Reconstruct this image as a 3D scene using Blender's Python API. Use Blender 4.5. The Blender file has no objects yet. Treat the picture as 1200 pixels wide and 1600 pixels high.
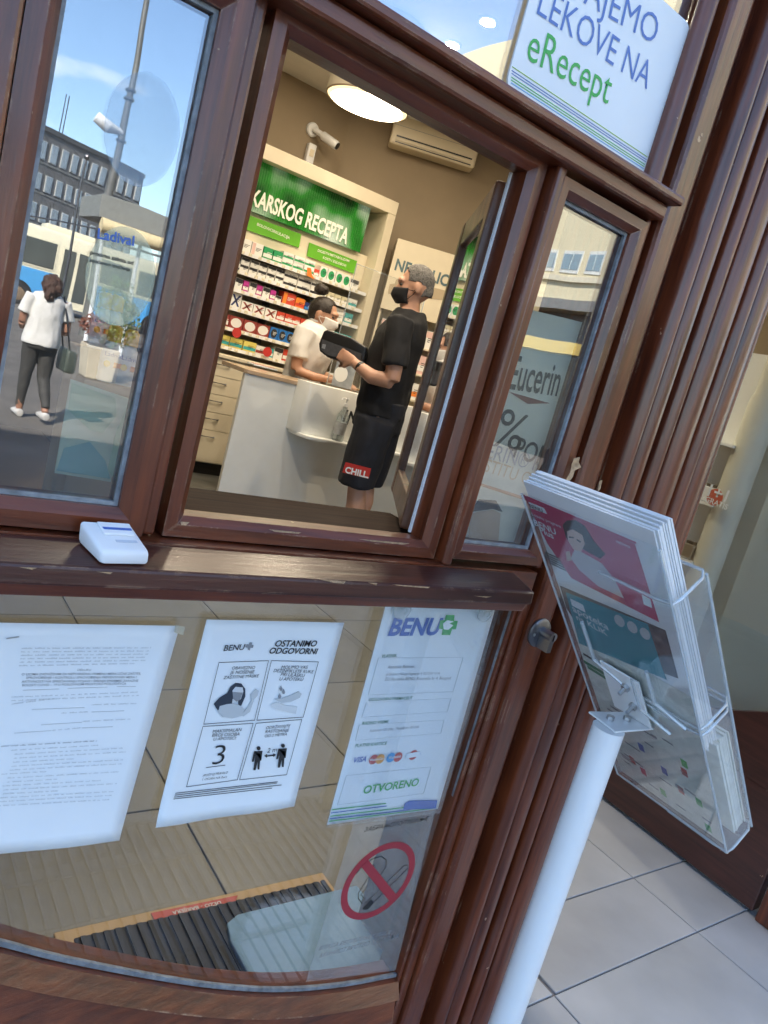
import bpy, bmesh, math, random
import numpy as np
from mathutils import Vector, Matrix, noise as mnoise
random.seed(7)
S = bpy.context.scene
COL = S.collection
# ------------------------------------------------------------------ camera
MR = np.array([[0.79313827, -0.55050721, 0.2605254], [0.10168062, -0.30206973, -0.94784752], [0.60049374, 0.77826453, -0.18360715]])
FPX = 1162.71
CAM = np.array([0, -.8087, 1.24])
cd = bpy.data.cameras.new('camera'); cam = bpy.data.objects.new('camera', cd); COL.objects.link(cam)
cd.sensor_fit = 'VERTICAL'; cd.sensor_height = 24; cd.lens = FPX / 1600 * 24; cd.clip_start = .02; cd.clip_end = 3000
Rm = Matrix([[MR[0][i], -MR[1][i], -MR[2][i]] for i in range(3)])
cam.matrix_world = Matrix.Translation(Vector(CAM)) @ Rm.to_4x4()
S.camera = cam
# ------------------------------------------------------------------ sky, sun, exposure
SUN_EL, SUN_AZ = math.radians(40), math.radians(-40)      # azimuth from +Y towards +X
w = bpy.data.worlds.new('World'); S.world = w; w.use_nodes = True
nt = w.node_tree; bg = nt.nodes['Background']; sky = nt.nodes.new('ShaderNodeTexSky')
sky.sky_type = 'NISHITA'; sky.sun_disc = False; sky.sun_elevation = SUN_EL; sky.sun_rotation = SUN_AZ
sky.air_density = 1.0; sky.dust_density = .6; sky.ozone_density = 3.0
tc = nt.nodes.new('ShaderNodeTexCoord'); mp = nt.nodes.new('ShaderNodeMapping'); mp.inputs['Scale'].default_value = (1, 1, 2.6)
nz = nt.nodes.new('ShaderNodeTexNoise'); nz.inputs['Scale'].default_value = 3.2; nz.inputs['Detail'].default_value = 7
cr = nt.nodes.new('ShaderNodeValToRGB'); cr.color_ramp.elements[0].position = .60; cr.color_ramp.elements[1].position = .78
mx = nt.nodes.new('ShaderNodeMixRGB'); mx.inputs[2].default_value = (9.5, 9.2, 8.6, 1)
nt.links.new(tc.outputs['Generated'], mp.inputs[0]); nt.links.new(mp.outputs[0], nz.inputs['Vector']); nt.links.new(nz.outputs['Fac'], cr.inputs[0])
nt.links.new(cr.outputs[0], mx.inputs[0]); nt.links.new(sky.outputs[0], mx.inputs[1]); nt.links.new(mx.outputs[0], bg.inputs[0])
bg.inputs[1].default_value = .15
sd = bpy.data.lights.new('sun', 'SUN'); sd.energy = 4.4; sd.angle = math.radians(.53); sd.color = (1, .93, .82)
sun = bpy.data.objects.new('sun', sd); COL.objects.link(sun)
ts = Vector((math.sin(SUN_AZ) * math.cos(SUN_EL), math.cos(SUN_AZ) * math.cos(SUN_EL), math.sin(SUN_EL)))
sun.rotation_euler = ts.to_track_quat('Z', 'Y').to_euler(); sun.location = (0, 0, 20)
S.view_settings.view_transform = 'Standard'; S.view_settings.look = 'None'; S.view_settings.gamma = 1
S.view_settings.exposure = 1.9
S.render.engine = 'CYCLES'; S.cycles.transparent_max_bounces = 32; S.cycles.max_bounces = 7; S.cycles.diffuse_bounces = 3; S.cycles.glossy_bounces = 4
S.cycles.use_adaptive_sampling = True; S.cycles.adaptive_threshold = .035; S.cycles.caustics_reflective = False; S.cycles.caustics_refractive = False

# ------------------------------------------------------------------ measuring helpers (photo pixel -> point on a real plane)
def ray(x, y): return MR.T @ np.array([(x - 600) / FPX, (y - 800) / FPX, 1])
def PP(x, y, p0, n):
    d = ray(x, y); n = np.array(n, float); return CAM + d * (np.dot(np.array(p0) - CAM, n) / np.dot(d, n))
def PY(x, y, Y=0.): return PP(x, y, (0, Y, 0), (0, 1, 0))
def PZ(x, y, Z): return PP(x, y, (0, 0, Z), (0, 0, 1))
def PX(x, y, X): return PP(x, y, (X, 0, 0), (1, 0, 0))

# ------------------------------------------------------------------ materials
MATS = {}
def nodes(name):
    m = bpy.data.materials.new(name); m.use_nodes = True; t = m.node_tree; return m, t, t.nodes['Principled BSDF']
def pm(name, c, rough=.5, metal=0., var=.12, scale=9., bump=0., coat=0., emit=None, es=1., spec=.5, bscale=None):
    if name in MATS: return MATS[name]
    m, t, b = nodes(name); L = t.links.new
    b.inputs['Roughness'].default_value = rough; b.inputs['Metallic'].default_value = metal
    b.inputs['Coat Weight'].default_value = coat; b.inputs['Specular IOR Level'].default_value = .5 if coat else .12; b.inputs['Coat Roughness'].default_value = .15
    b.inputs['Specular IOR Level'].default_value = spec
    b.inputs['Base Color'].default_value = (*c, 1)
    if var:
        tcn = t.nodes.new('ShaderNodeTexCoord'); n = t.nodes.new('ShaderNodeTexNoise'); n.inputs['Scale'].default_value = scale; n.inputs['Detail'].default_value = 6
        L(tcn.outputs['Object'], n.inputs['Vector'])
        r = t.nodes.new('ShaderNodeValToRGB'); r.color_ramp.elements[0].position = .3; r.color_ramp.elements[1].position = .72
        r.color_ramp.elements[0].color = (*[max(0, v * (1 - var)) for v in c], 1); r.color_ramp.elements[1].color = (*[min(1, v * (1 + var)) for v in c], 1)
        L(n.outputs['Fac'], r.inputs[0]); L(r.outputs[0], b.inputs['Base Color'])
        if bump:
            n2 = n
            if bscale:
                n2 = t.nodes.new('ShaderNodeTexNoise'); n2.inputs['Scale'].default_value = bscale; n2.inputs['Detail'].default_value = 4; L(tcn.outputs['Object'], n2.inputs['Vector'])
            bp = t.nodes.new('ShaderNodeBump'); bp.inputs['Strength'].default_value = bump; bp.inputs['Distance'].default_value = .01
            L(n2.outputs['Fac'], bp.inputs['Height']); L(bp.outputs[0], b.inputs['Normal'])
    if emit:
        b.inputs['Emission Color'].default_value = (*emit, 1); b.inputs['Emission Strength'].default_value = es
    MATS[name] = m; return m
def wood(name, axis, dark=(.052, .0095, .0032), light=(.19, .041, .0105), wear=.75, rough=.36, coat=.5):
    if name in MATS: return MATS[name]
    m, t, b = nodes(name); L = t.links.new; N = t.nodes.new
    tcn = N('ShaderNodeTexCoord'); mpn = N('ShaderNodeMapping'); L(tcn.outputs['Object'], mpn.inputs[0])
    sc = [70, 70, 70]; sc['xyz'.index(axis)] = 5; mpn.inputs['Scale'].default_value = sc
    g = N('ShaderNodeTexNoise'); g.inputs['Scale'].default_value = 1.0; g.inputs['Detail'].default_value = 8; g.inputs['Roughness'].default_value = .62; L(mpn.outputs[0], g.inputs['Vector'])
    big = N('ShaderNodeTexNoise'); big.inputs['Scale'].default_value = 3.5; big.inputs['Detail'].default_value = 3; L(tcn.outputs['Object'], big.inputs['Vector'])
    ad = N('ShaderNodeMath'); ad.operation = 'MULTIPLY_ADD'; ad.inputs[1].default_value = .45; L(big.outputs['Fac'], ad.inputs[0])
    sub = N('ShaderNodeMath'); sub.operation = 'SUBTRACT'; sub.inputs[1].default_value = .22; L(g.outputs['Fac'], sub.inputs[0]); L(sub.outputs[0], ad.inputs[2])
    r = N('ShaderNodeValToRGB'); r.color_ramp.elements[0].position = .28; r.color_ramp.elements[1].position = .74
    r.color_ramp.elements[0].color = (*dark, 1); r.color_ramp.elements[1].color = (*light, 1); L(ad.outputs[0], r.inputs[0])
    # chipped varnish along worn edges and a few specks
    bv = N('ShaderNodeBevel'); bv.samples = 2; bv.inputs['Radius'].default_value = .0035
    ge = N('ShaderNodeNewGeometry'); dt = N('ShaderNodeVectorMath'); dt.operation = 'DOT_PRODUCT'; L(bv.outputs[0], dt.inputs[0]); L(ge.outputs['Normal'], dt.inputs[1])
    ed = N('ShaderNodeMapRange'); ed.inputs[1].default_value = .985; ed.inputs[2].default_value = .90; L(dt.outputs['Value'], ed.inputs[0])
    wn = N('ShaderNodeTexNoise'); wn.inputs['Scale'].default_value = 13; wn.inputs['Detail'].default_value = 8; wn.inputs['Roughness'].default_value = .7; L(tcn.outputs['Object'], wn.inputs['Vector'])
    wm = N('ShaderNodeMapRange'); wm.inputs[1].default_value = .62 - .12 * wear; wm.inputs[2].default_value = .68 - .1 * wear; L(wn.outputs['Fac'], wm.inputs[0])
    mu = N('ShaderNodeMath'); mu.operation = 'MULTIPLY'; L(ed.outputs[0], mu.inputs[0]); L(wm.outputs[0], mu.inputs[1])
    sp = N('ShaderNodeTexNoise'); sp.inputs['Scale'].default_value = 55; sp.inputs['Detail'].default_value = 3; L(tcn.outputs['Object'], sp.inputs['Vector'])
    sm = N('ShaderNodeMapRange'); sm.inputs[1].default_value = .755; sm.inputs[2].default_value = .775; L(sp.outputs['Fac'], sm.inputs[0])
    mxm = N('ShaderNodeMath'); mxm.operation = 'MAXIMUM'; L(mu.outputs[0], mxm.inputs[0]); L(sm.outputs[0], mxm.inputs[1])
    mc = N('ShaderNodeMixRGB'); mc.inputs[2].default_value = (.42, .27, .17, 1); L(mxm.outputs[0], mc.inputs[0]); L(r.outputs[0], mc.inputs[1]); L(mc.outputs[0], b.inputs['Base Color'])
    rr = N('ShaderNodeMapRange'); rr.inputs[3].default_value = rough - .12; rr.inputs[4].default_value = rough + .2; L(big.outputs['Fac'], rr.inputs[0]); L(rr.outputs[0], b.inputs['Roughness'])
    bp = N('ShaderNodeBump'); bp.inputs['Strength'].default_value = .25; bp.inputs['Distance'].default_value = .004; L(g.outputs['Fac'], bp.inputs['Height'])
    mpw = N('ShaderNodeMapping'); L(tcn.outputs['Object'], mpw.inputs[0]); sw = [34, 34, 34]; sw['xyz'.index(axis)] = 9; mpw.inputs['Scale'].default_value = sw; wv = N('ShaderNodeTexNoise'); wv.inputs['Scale'].default_value = 1; wv.inputs['Detail'].default_value = 2; L(mpw.outputs[0], wv.inputs['Vector']); bw_ = N('ShaderNodeBump'); bw_.inputs['Strength'].default_value = .5; bw_.inputs['Distance'].default_value = .0025; L(wv.outputs['Fac'], bw_.inputs['Height']); L(bp.outputs[0], bw_.inputs['Normal']); L(bw_.outputs[0], b.inputs['Coat Normal'])
    bp2 = N('ShaderNodeBump'); bp2.inputs['Strength'].default_value = .35; bp2.inputs['Distance'].default_value = .004; bp2.invert = True; L(mxm.outputs[0], bp2.inputs['Height']); L(bp.outputs[0], bp2.inputs['Normal']); L(bp2.outputs[0], b.inputs['Normal'])
    b.inputs['Coat Weight'].default_value = coat; b.inputs['Specular IOR Level'].default_value = .5 if coat else .12; b.inputs['Coat Roughness'].default_value = .13; b.inputs['Coat IOR'].default_value = 1.5
    MATS[name] = m; return m
def glass(name, refl=.13, tint=(.97, .99, .985), rough=0.0, film=0.):
    if name in MATS: return MATS[name]
    m = bpy.data.materials.new(name); m.use_nodes = True; t = m.node_tree; t.nodes.clear(); N = t.nodes.new; L = t.links.new
    o = N('ShaderNodeOutputMaterial'); tr = N('ShaderNodeBsdfTransparent'); tr.inputs[0].default_value = (*tint, 1)
    gl = N('ShaderNodeBsdfGlossy'); gl.inputs['Roughness'].default_value = rough; gl.inputs['Color'].default_value = (.97, .98, 1, 1)
    tcg = N('ShaderNodeTexCoord'); ng = N('ShaderNodeTexNoise'); ng.inputs['Scale'].default_value = 7; ng.inputs['Detail'].default_value = 1; L(tcg.outputs['Object'], ng.inputs['Vector']); bg_n = N('ShaderNodeBump'); bg_n.inputs['Strength'].default_value = .06; bg_n.inputs['Distance'].default_value = .004; L(ng.outputs['Fac'], bg_n.inputs['Height']); L(bg_n.outputs[0], gl.inputs['Normal'])
    ge = N('ShaderNodeNewGeometry'); dt = N('ShaderNodeVectorMath'); dt.operation = 'DOT_PRODUCT'; L(ge.outputs['Incoming'], dt.inputs[0]); L(ge.outputs['Normal'], dt.inputs[1])
    ab = N('ShaderNodeMath'); ab.operation = 'ABSOLUTE'; L(dt.outputs['Value'], ab.inputs[0])
    om = N('ShaderNodeMath'); om.operation = 'SUBTRACT'; om.inputs[0].default_value = 1; om.use_clamp = True; L(ab.outputs[0], om.inputs[1])
    pw = N('ShaderNodeMath'); pw.operation = 'POWER'; pw.inputs[1].default_value = 5; L(om.outputs[0], pw.inputs[0])
    ad = N('ShaderNodeMath'); ad.operation = 'MULTIPLY_ADD'; ad.use_clamp = True; ad.inputs[1].default_value = 1 - refl; ad.inputs[2].default_value = refl; L(pw.outputs[0], ad.inputs[0])
    mi = N('ShaderNodeMixShader'); L(ad.outputs[0], mi.inputs[0]); L(tr.outputs[0], mi.inputs[1]); L(gl.outputs[0], mi.inputs[2])
    out = mi.outputs[0]
    if film:
        df = N('ShaderNodeBsdfDiffuse'); df.inputs[0].default_value = (.75, .78, .8, 1)
        m2 = N('ShaderNodeMixShader'); m2.inputs[0].default_value = film; L(out, m2.inputs[1]); L(df.outputs[0], m2.inputs[2]); out = m2.outputs[0]
    L(out, o.inputs[0]); MATS[name] = m; return m
def sheet(name, c, alpha):       # translucent printed film
    if name in MATS: return MATS[name]
    m, t, b = nodes(name); b.inputs['Base Color'].default_value = (*c, 1); b.inputs['Alpha'].default_value = alpha; b.inputs['Roughness'].default_value = .3
    MATS[name] = m; return m
WV = wood('varnished_wood_upright', 'z'); WH = wood('varnished_wood_level', 'x', wear=.85)
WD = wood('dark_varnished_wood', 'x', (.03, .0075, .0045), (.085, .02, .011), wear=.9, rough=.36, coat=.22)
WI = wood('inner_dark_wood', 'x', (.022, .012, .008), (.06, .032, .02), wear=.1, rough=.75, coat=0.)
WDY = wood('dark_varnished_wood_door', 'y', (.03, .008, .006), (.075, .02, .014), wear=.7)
GL = glass('window_glass', .19); GLU = glass('upper_window_glass', .30); GLS = glass('door_glass', .075); ACR = glass('clear_acrylic', .06, (.985, .995, 1), .02, .03)
ACE = glass('acrylic_edge', .2, (.9, .97, 1), .1, .35)
WHITE = pm('white_paper', (.80, .84, .87), .55, var=.02); INK = pm('black_ink', (.02, .02, .022), .6, var=0)
GREY = pm('grey_ink', (.25, .26, .28), .6, var=0); PALE = pm('pale_grey_ink', (.5, .53, .55), .6, var=0)
BLUE = pm('blue_print', (.06, .14, .46), .5, var=0); GREEN = pm('green_print', (.05, .42, .09), .5, var=0); DGRN = pm('deep_green_print', (.02, .2, .1), .5, var=0)
RED = pm('red_print', (.5, .035, .03), .5, var=0); ORANGE = pm('orange_print', (.8, .22, .03), .5, var=0); YEL = pm('yellow_print', (.75, .5, .06), .5, var=0)
LBLUE = pm('light_blue_print', (.1, .4, .75), .5, var=0); TEAL = pm('teal_print', (.02, .27, .33), .4, var=.1); CRIM = pm('crimson_print', (.5, .03, .105), .4, var=.1)
WPAINT = pm('white_painted_metal', (.82, .83, .84), .28, var=.03, coat=.3); LAM = pm('white_laminate', (.84, .85, .82), .3, var=.03, coat=.3); CRM = pm('cream_laminate', (.72, .64, .48), .4, var=.03)
STEEL = pm('steel', (.5, .5, .5), .28, 1, var=.1); DSTEEL = pm('dark_steel', (.12, .12, .13), .35, .9, var=.2); BLACK = pm('black_plastic', (.015, .015, .016), .35, var=.2)
RUB = pm('black_rubber', (.02, .02, .022), .7, var=.3, scale=40)
SEAL = pm('grey_sealant', (.22, .24, .26), .5, var=.35, scale=60, bump=.5)

# ------------------------------------------------------------------ mesh helpers
class MB:
    def __init__(s): s.v = []; s.f = []
    def add(s, v, f):
        n = len(s.v); s.v += [tuple(map(float, p)) for p in v]; s.f += [tuple(i + n for i in q) for q in f]; return s
    def box(s, x0, x1, y0, y1, z0, z1):
        v = [(x, y, z) for z in (z0, z1) for y in (y0, y1) for x in (x0, x1)]
        return s.add(v, [(0, 2, 3, 1), (4, 5, 7, 6), (0, 1, 5, 4), (2, 6, 7, 3), (0, 4, 6, 2), (1, 3, 7, 5)])
    def hexa(s, a, b):          # two matching quads
        return s.add(list(a) + list(b), [(3, 2, 1, 0), (4, 5, 6, 7), (0, 1, 5, 4), (1, 2, 6, 5), (2, 3, 7, 6), (3, 0, 4, 7)])
    def prism(s, pts, vec):     # polygon swept by vec
        n = len(pts); pts = [np.array(p, float) for p in pts]; vec = np.array(vec, float)
        s.add(pts + [p + vec for p in pts], [tuple(range(n - 1, -1, -1)), tuple(range(n, 2 * n))] + [(i, (i + 1) % n, n + (i + 1) % n, n + i) for i in range(n)]); return s
    def ring(s, outer, inner, vec):
        n = len(outer); vec = np.array(vec, float); o = [np.array(p, float) for p in outer]; i_ = [np.array(p, float) for p in inner]
        v = o + i_ + [p + vec for p in o] + [p + vec for p in i_]; f = []
        for k in range(n):
            j = (k + 1) % n
            f += [(k, n + k, n + j, j), (2 * n + k, 2 * n + j, 3 * n + j, 3 * n + k), (k, j, 2 * n + j, 2 * n + k), (n + k, 3 * n + k, 3 * n + j, n + j)]
        return s.add(v, f)
    def tube(s, pts, rad, n=10, ref=(1, 0, 0.01)):   # rad: number, list, or list of (ra, rb)
        pts = [np.array(p, float) for p in pts]; m = len(pts); rings = []; ref = np.array(ref, float)
        for i, p in enumerate(pts):
            t = pts[min(i + 1, m - 1)] - pts[max(i - 1, 0)]; t /= np.linalg.norm(t) + 1e-12
            a = ref - t * np.dot(ref, t)
            if np.linalg.norm(a) < .05: a = np.array([0, 1, 0.]) - t * t[1]
            a /= np.linalg.norm(a); b = np.cross(t, a)
            r = rad[i] if isinstance(rad, (list, tuple)) else rad
            ra, rb = r if isinstance(r, (tuple, list)) else (r, r)
            rings.append([p + a * ra * math.cos(2 * math.pi * k / n) + b * rb * math.sin(2 * math.pi * k / n) for k in range(n)])
        f = [(i * n + k, i * n + (k + 1) % n, (i + 1) * n + (k + 1) % n, (i + 1) * n + k) for i in range(m - 1) for k in range(n)]
        f += [tuple(range(n - 1, -1, -1)), tuple((m - 1) * n + k for k in range(n))]
        return s.add([q for r in rings for q in r], f)
    def lathe(s, c, prof, n=20, ax='z'):
        rings = []
        for r, h in prof:
            for k in range(n):
                a = 2 * math.pi * k / n; x, y = r * math.cos(a), r * math.sin(a)
                rings.append((c[0] + x, c[1] + y, c[2] + h) if ax == 'z' else ((c[0] + x, c[1] + h, c[2] + y) if ax == 'y' else (c[0] + h, c[1] + x, c[2] + y)))
        m = len(prof)
        f = [(i * n + k, i * n + (k + 1) % n, (i + 1) * n + (k + 1) % n, (i + 1) * n + k) for i in range(m - 1) for k in range(n)]
        f += [tuple(range(n - 1, -1, -1)), tuple((m - 1) * n + k for k in range(n))]
        return s.add(rings, f)
    def ell(s, c, r, n=14, m=9):
        v = [(c[0], c[1], c[2] - r[2])]
        for i in range(1, m):
            ph = math.pi * i / m - math.pi / 2
            v += [(c[0] + r[0] * math.cos(ph) * math.cos(2 * math.pi * k / n), c[1] + r[1] * math.cos(ph) * math.sin(2 * math.pi * k / n), c[2] + r[2] * math.sin(ph)) for k in range(n)]
        v.append((c[0], c[1], c[2] + r[2])); e = len(v) - 1
        f = [(0, 1 + (k + 1) % n, 1 + k) for k in range(n)] + [(e, 1 + (m - 2) * n + k, 1 + (m - 2) * n + (k + 1) % n) for k in range(n)]
        f += [(1 + i * n + k, 1 + i * n + (k + 1) % n, 1 + (i + 1) * n + (k + 1) % n, 1 + (i + 1) * n + k) for i in range(m - 2) for k in range(n)]
        return s.add(v, f)
    def mesh(s, name):
        me = bpy.data.meshes.new(name); me.from_pydata(s.v, [], s.f); me.update(); return me
def tag(o, label=None, cat=None, group=None, kind=None):
    if label: o['label'] = label
    if cat: o['category'] = cat
    if group: o['group'] = group
    if kind: o['kind'] = kind
    return o
def thing(name, label, cat, loc=(0, 0, 0), group=None):
    o = bpy.data.objects.new(name, None); COL.objects.link(o); o.location = [float(q) for q in loc]; o.empty_display_size = .1
    return tag(o, label, cat, group)
def wmat(o):
    m = Matrix.Translation(o.location)
    return wmat(o.parent) @ o.matrix_parent_inverse @ m if o.parent else m
def par(o, p):
    o.parent = p; o.matrix_parent_inverse = wmat(p).inverted()
def obj(name, mb, mat, parent=None, bevel=0., smooth=False, seg=2):
    me = mb if isinstance(mb, bpy.types.Mesh) else mb.mesh(name)
    if bevel or not isinstance(mb, bpy.types.Mesh):
        bm = bmesh.new(); bm.from_mesh(me); bmesh.ops.recalc_face_normals(bm, faces=bm.faces)
        if bevel:
            es = [e for e in bm.edges if len(e.link_faces) == 2 and e.calc_face_angle() > .6]
            bmesh.ops.bevel(bm, geom=es, offset=bevel, segments=seg, profile=.5, affect='EDGES', clamp_overlap=True)
        bm.to_mesh(me); bm.free()
    if smooth:
        for p in me.polygons: p.use_smooth = True
        if hasattr(me, 'set_sharp_from_angle'): me.set_sharp_from_angle(angle=math.radians(40))
    me.materials.append(mat)
    o = bpy.data.objects.new(name, me); COL.objects.link(o)
    if parent: par(o, parent)
    return o
def box(name, b, mat, parent=None, bevel=.0): return obj(name, MB().box(*b), mat, parent, bevel)
Yn = np.array([0, -1., 0])
def decal(name, px, plane, off, mat, parent, th=.0006):     # flat print / sheet: pixel outline on a real plane (p0, n)
    p0, n = plane; n = np.array(n, float) / np.linalg.norm(n); p = np.array(p0) + n * off
    return obj(name, MB().prism([PP(x, y, p, n) for x, y in px], n * th), mat, parent)
FONT_CACHE = {}
def text_mesh(s, bold=0., shear=0.):
    c = bpy.data.curves.new('t', 'FONT'); c.body = s; c.resolution_u = 3; c.offset = bold; c.shear = shear
    o = bpy.data.objects.new('t', c); COL.objects.link(o); bpy.context.view_layer.update()
    dg = bpy.context.evaluated_depsgraph_get(); me = bpy.data.meshes.new_from_object(o.evaluated_get(dg))
    bpy.data.objects.remove(o); bpy.data.curves.remove(c); return me
def text3(s, A, B, n, off, mat, parent, bold=0., height=None, name='lettering', center=False, shear=0.):
    """text whose baseline runs from A to B (world points) on a plane with normal n"""
    n = np.array(n, float) / np.linalg.norm(n); A = np.array(A); B = np.array(B); r = B - A; Lw = np.linalg.norm(r); r = r / Lw; up = np.cross(n, r)
    me = text_mesh(s, bold, shear); v = np.array([q.co[:] for q in me.vertices])
    if len(v) == 0: return None
    x0, x1 = v[:, 0].min(), v[:, 0].max(); k = Lw / (x1 - x0); ky = k if height is None else height / .72
    P = A + np.outer((v[:, 0] - x0) * k, r) + np.outer(v[:, 1] * ky, up) + n * off
    for q, p in zip(me.vertices, P): q.co = p
    me.update(); me.materials.append(mat); me.name = name
    o = bpy.data.objects.new(name, me); COL.objects.link(o); par(o, parent); return o
def text(s, a, b, plane, off, mat, parent, **k):
    p0, n = plane; return text3(s, PP(*a, p0, n), PP(*b, p0, n), n, off, mat, parent, **k)
def circ(plane, c, r, n=32, sx=1., off=0., a0=0., a1=2 * math.pi):
    p0, nn = plane; nn = np.array(nn, float) / np.linalg.norm(nn); c3 = c if len(c) == 3 else PP(*c, p0, nn)
    rt = np.cross([0, 0, 1.], nn) * -1; rt = rt / np.linalg.norm(rt); rt = -rt if np.dot(rt, MR[0]) < 0 else rt; up = np.cross(nn, rt)
    return [np.array(c3) + nn * off + rt * r * sx * math.cos(a) + up * r * math.sin(a) for a in [a0 + (a1 - a0) * k / n for k in range(n)]]
FAC = ((0, 0, 0), (0, -1, 0))
ORD_ = ['first', 'second', 'third', 'fourth', 'fifth', 'sixth', 'seventh', 'eighth', 'ninth', 'tenth', 'eleventh', 'twelfth', 'thirteenth', 'fourteenth', 'fifteenth', 'sixteenth', 'seventeenth', 'eighteenth', 'nineteenth', 'twentieth']

# ================================================================== THE SETTING
ASPH = pm('asphalt', (.125, .11, .095), .85, var=.35, scale=1.3, bump=.4, bscale=60)
street = box('street', (-250, 250, -350, 250, -.65, -.35), ASPH); tag(street, 'grey asphalt street in front of the shop', 'street', kind='structure')
GROUT = pm('grout', (.17, .17, .17), .9, var=.2)
TILE = [pm('floor_tile_%d' % i, c, .42, var=.2, scale=2.6, bump=.05, bscale=40) for i, c in enumerate([(.375, .39, .40), (.395, .41, .42), (.36, .375, .39)])]
ITILE = [pm('inner_tile_%d' % i, c, .38, var=.16, scale=5, bump=.04, bscale=50) for i, c in enumerate([(.112, .113, .106), (.122, .122, .115), (.105, .105, .099)])]
landing = obj('landing', MB().box(-3, 6, -2.6, .02, -.40, -.006).box(1.42, 2.9, .02, .64, -.40, -.006), GROUT)
tag(landing, 'raised tiled landing outside the shop door', 'landing', kind='structure')
TM = {}
def tile(parent, x0, x1, y0, y1, z, mats, g=.002):
    w_, d_ = round(x1 - x0 - 2 * g, 4), round(y1 - y0 - 2 * g, 4); i = random.randrange(3); key = (w_, d_, mats is TILE, i)
    if key not in TM:
        m = MB().box(0, w_, 0, d_, -.007, 0); me = m.mesh('floor_tile'); bm = bmesh.new(); bm.from_mesh(me); bmesh.ops.recalc_face_normals(bm, faces=bm.faces)
        bmesh.ops.bevel(bm, geom=[e for e in bm.edges if all(v.co.z > -.001 for v in e.verts)], offset=.0015, segments=1, affect='EDGES'); bm.to_mesh(me); bm.free(); me.materials.append(mats[i]); TM[key] = me
    o = bpy.data.objects.new('floor_tile', TM[key]); COL.objects.link(o); o.parent = parent; o.location = (x0 + g, y0 + g, z)
for i in range(-5, 3):
    for j in range(-4, 0):
        tile(landing, 2.022 + .6 * i, 2.022 + .6 * (i + 1), -.0425 + .6 * j, -.0425 + .6 * (j + 1), .0, TILE)
for i in range(-5, -1):
    x0 = 2.022 + .6 * i
    tile(landing, x0, x0 + .6, -.0425, .015, 0, TILE)
for x0, x1 in ((1.43, 2.022), (2.022, 2.622)):
    tile(landing, x0, x1, -.0425, .174, 0, TILE); tile(landing, x0, x1, .174, .64, 0, TILE)
ifl = obj('shop_floor', MB().box(-1.4, 1.42, .06, 6.2, -.2, .024).box(1.42, 2.9, .641, 6.2, -.2, .024).box(2.901, 6.4, .301, 6.2, -.2, .024), GROUT); tag(ifl, 'brown tiled shop floor', 'floor', kind='structure')
for i in range(-3, 9):
    for j in range(-1, 9):
        x0, y0 = .808 + .6 * i, .749 + .6 * j; y1 = y0 + .6; y0c = max(y0, .645 if 1.2 < x0 < 2.7 else .07)
        if y1 - y0c > .03 and x0 < 5.8: tile(ifl, x0, x0 + .6, y0c, y1, .03, ITILE)
TAUPE = pm('taupe_wall_paint', (.30, .235, .155), .7, var=.06, scale=3); CEIL = pm('white_ceiling', (.7, .68, .63), .8, var=.03)
shop = thing('shop_room', 'taupe painted walls and ceiling inside the pharmacy', 'room', (2, 5.7, 0)); shop['kind'] = 'structure'
CORN = (3.45, 5.7); WD2 = np.array([.866, -.5, 0]); 
box('back_wall', (-1.4, CORN[0], 5.7, 5.85, 0, 3.5), TAUPE, shop)
e2 = np.array([CORN[0], CORN[1], 0]) + WD2 * 4.2
obj('angled_wall', MB().prism([(CORN[0], CORN[1], 0), (e2[0], e2[1], 0), (e2[0] + .08, e2[1] + .14, 0), (CORN[0], CORN[1] + .15, 0)], (0, 0, 3.5)), TAUPE, shop)
box('side_wall', (-1.5, -1.4, .05, 5.85, 0, 3.5), TAUPE, shop); box('right_wall', (6.4, 6.5, .05, 5.85, 0, 3.5), TAUPE, shop)
box('ceiling', (-1.5, 6.5, .05, 5.85, 3.4, 3.5), CEIL, shop)

# unseen upper building mass above the shopfront, sized to block the sun
PLAS = pm('cream_render', (.52, .47, .38), .85, var=.12, scale=2, bump=.3, bscale=30)
bld = thing('pharmacy_building', 'rendered masonry building around the wooden shopfront, unseen upper part sized to block the sun', 'building', (0, 3, 0))
box('sun_block_wall', (-14, 9, .02, 8.5, 3.5, 7.4), PLAS, bld); box('wall', (-14, -1.5, .02, 8.5, -.35, 3.498), PLAS, bld); box('wall', (6.5, 9, .02, 8.5, -.35, 3.498), PLAS, bld)
box('rear_wall', (-1.5, 6.5, 5.87, 8.5, -.35, 3.498), PLAS, bld); box('cornice', (-14.1, 9.1, -.25, .018, 7.2, 7.5), PLAS, bld); box('lintel', (-1.5, 3.2, .0, .16, 2.62, 3.498), PLAS, bld); box('pier', (3.2, 6.5, .03, .3, -.35, 3.498), PLAS, bld)

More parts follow.
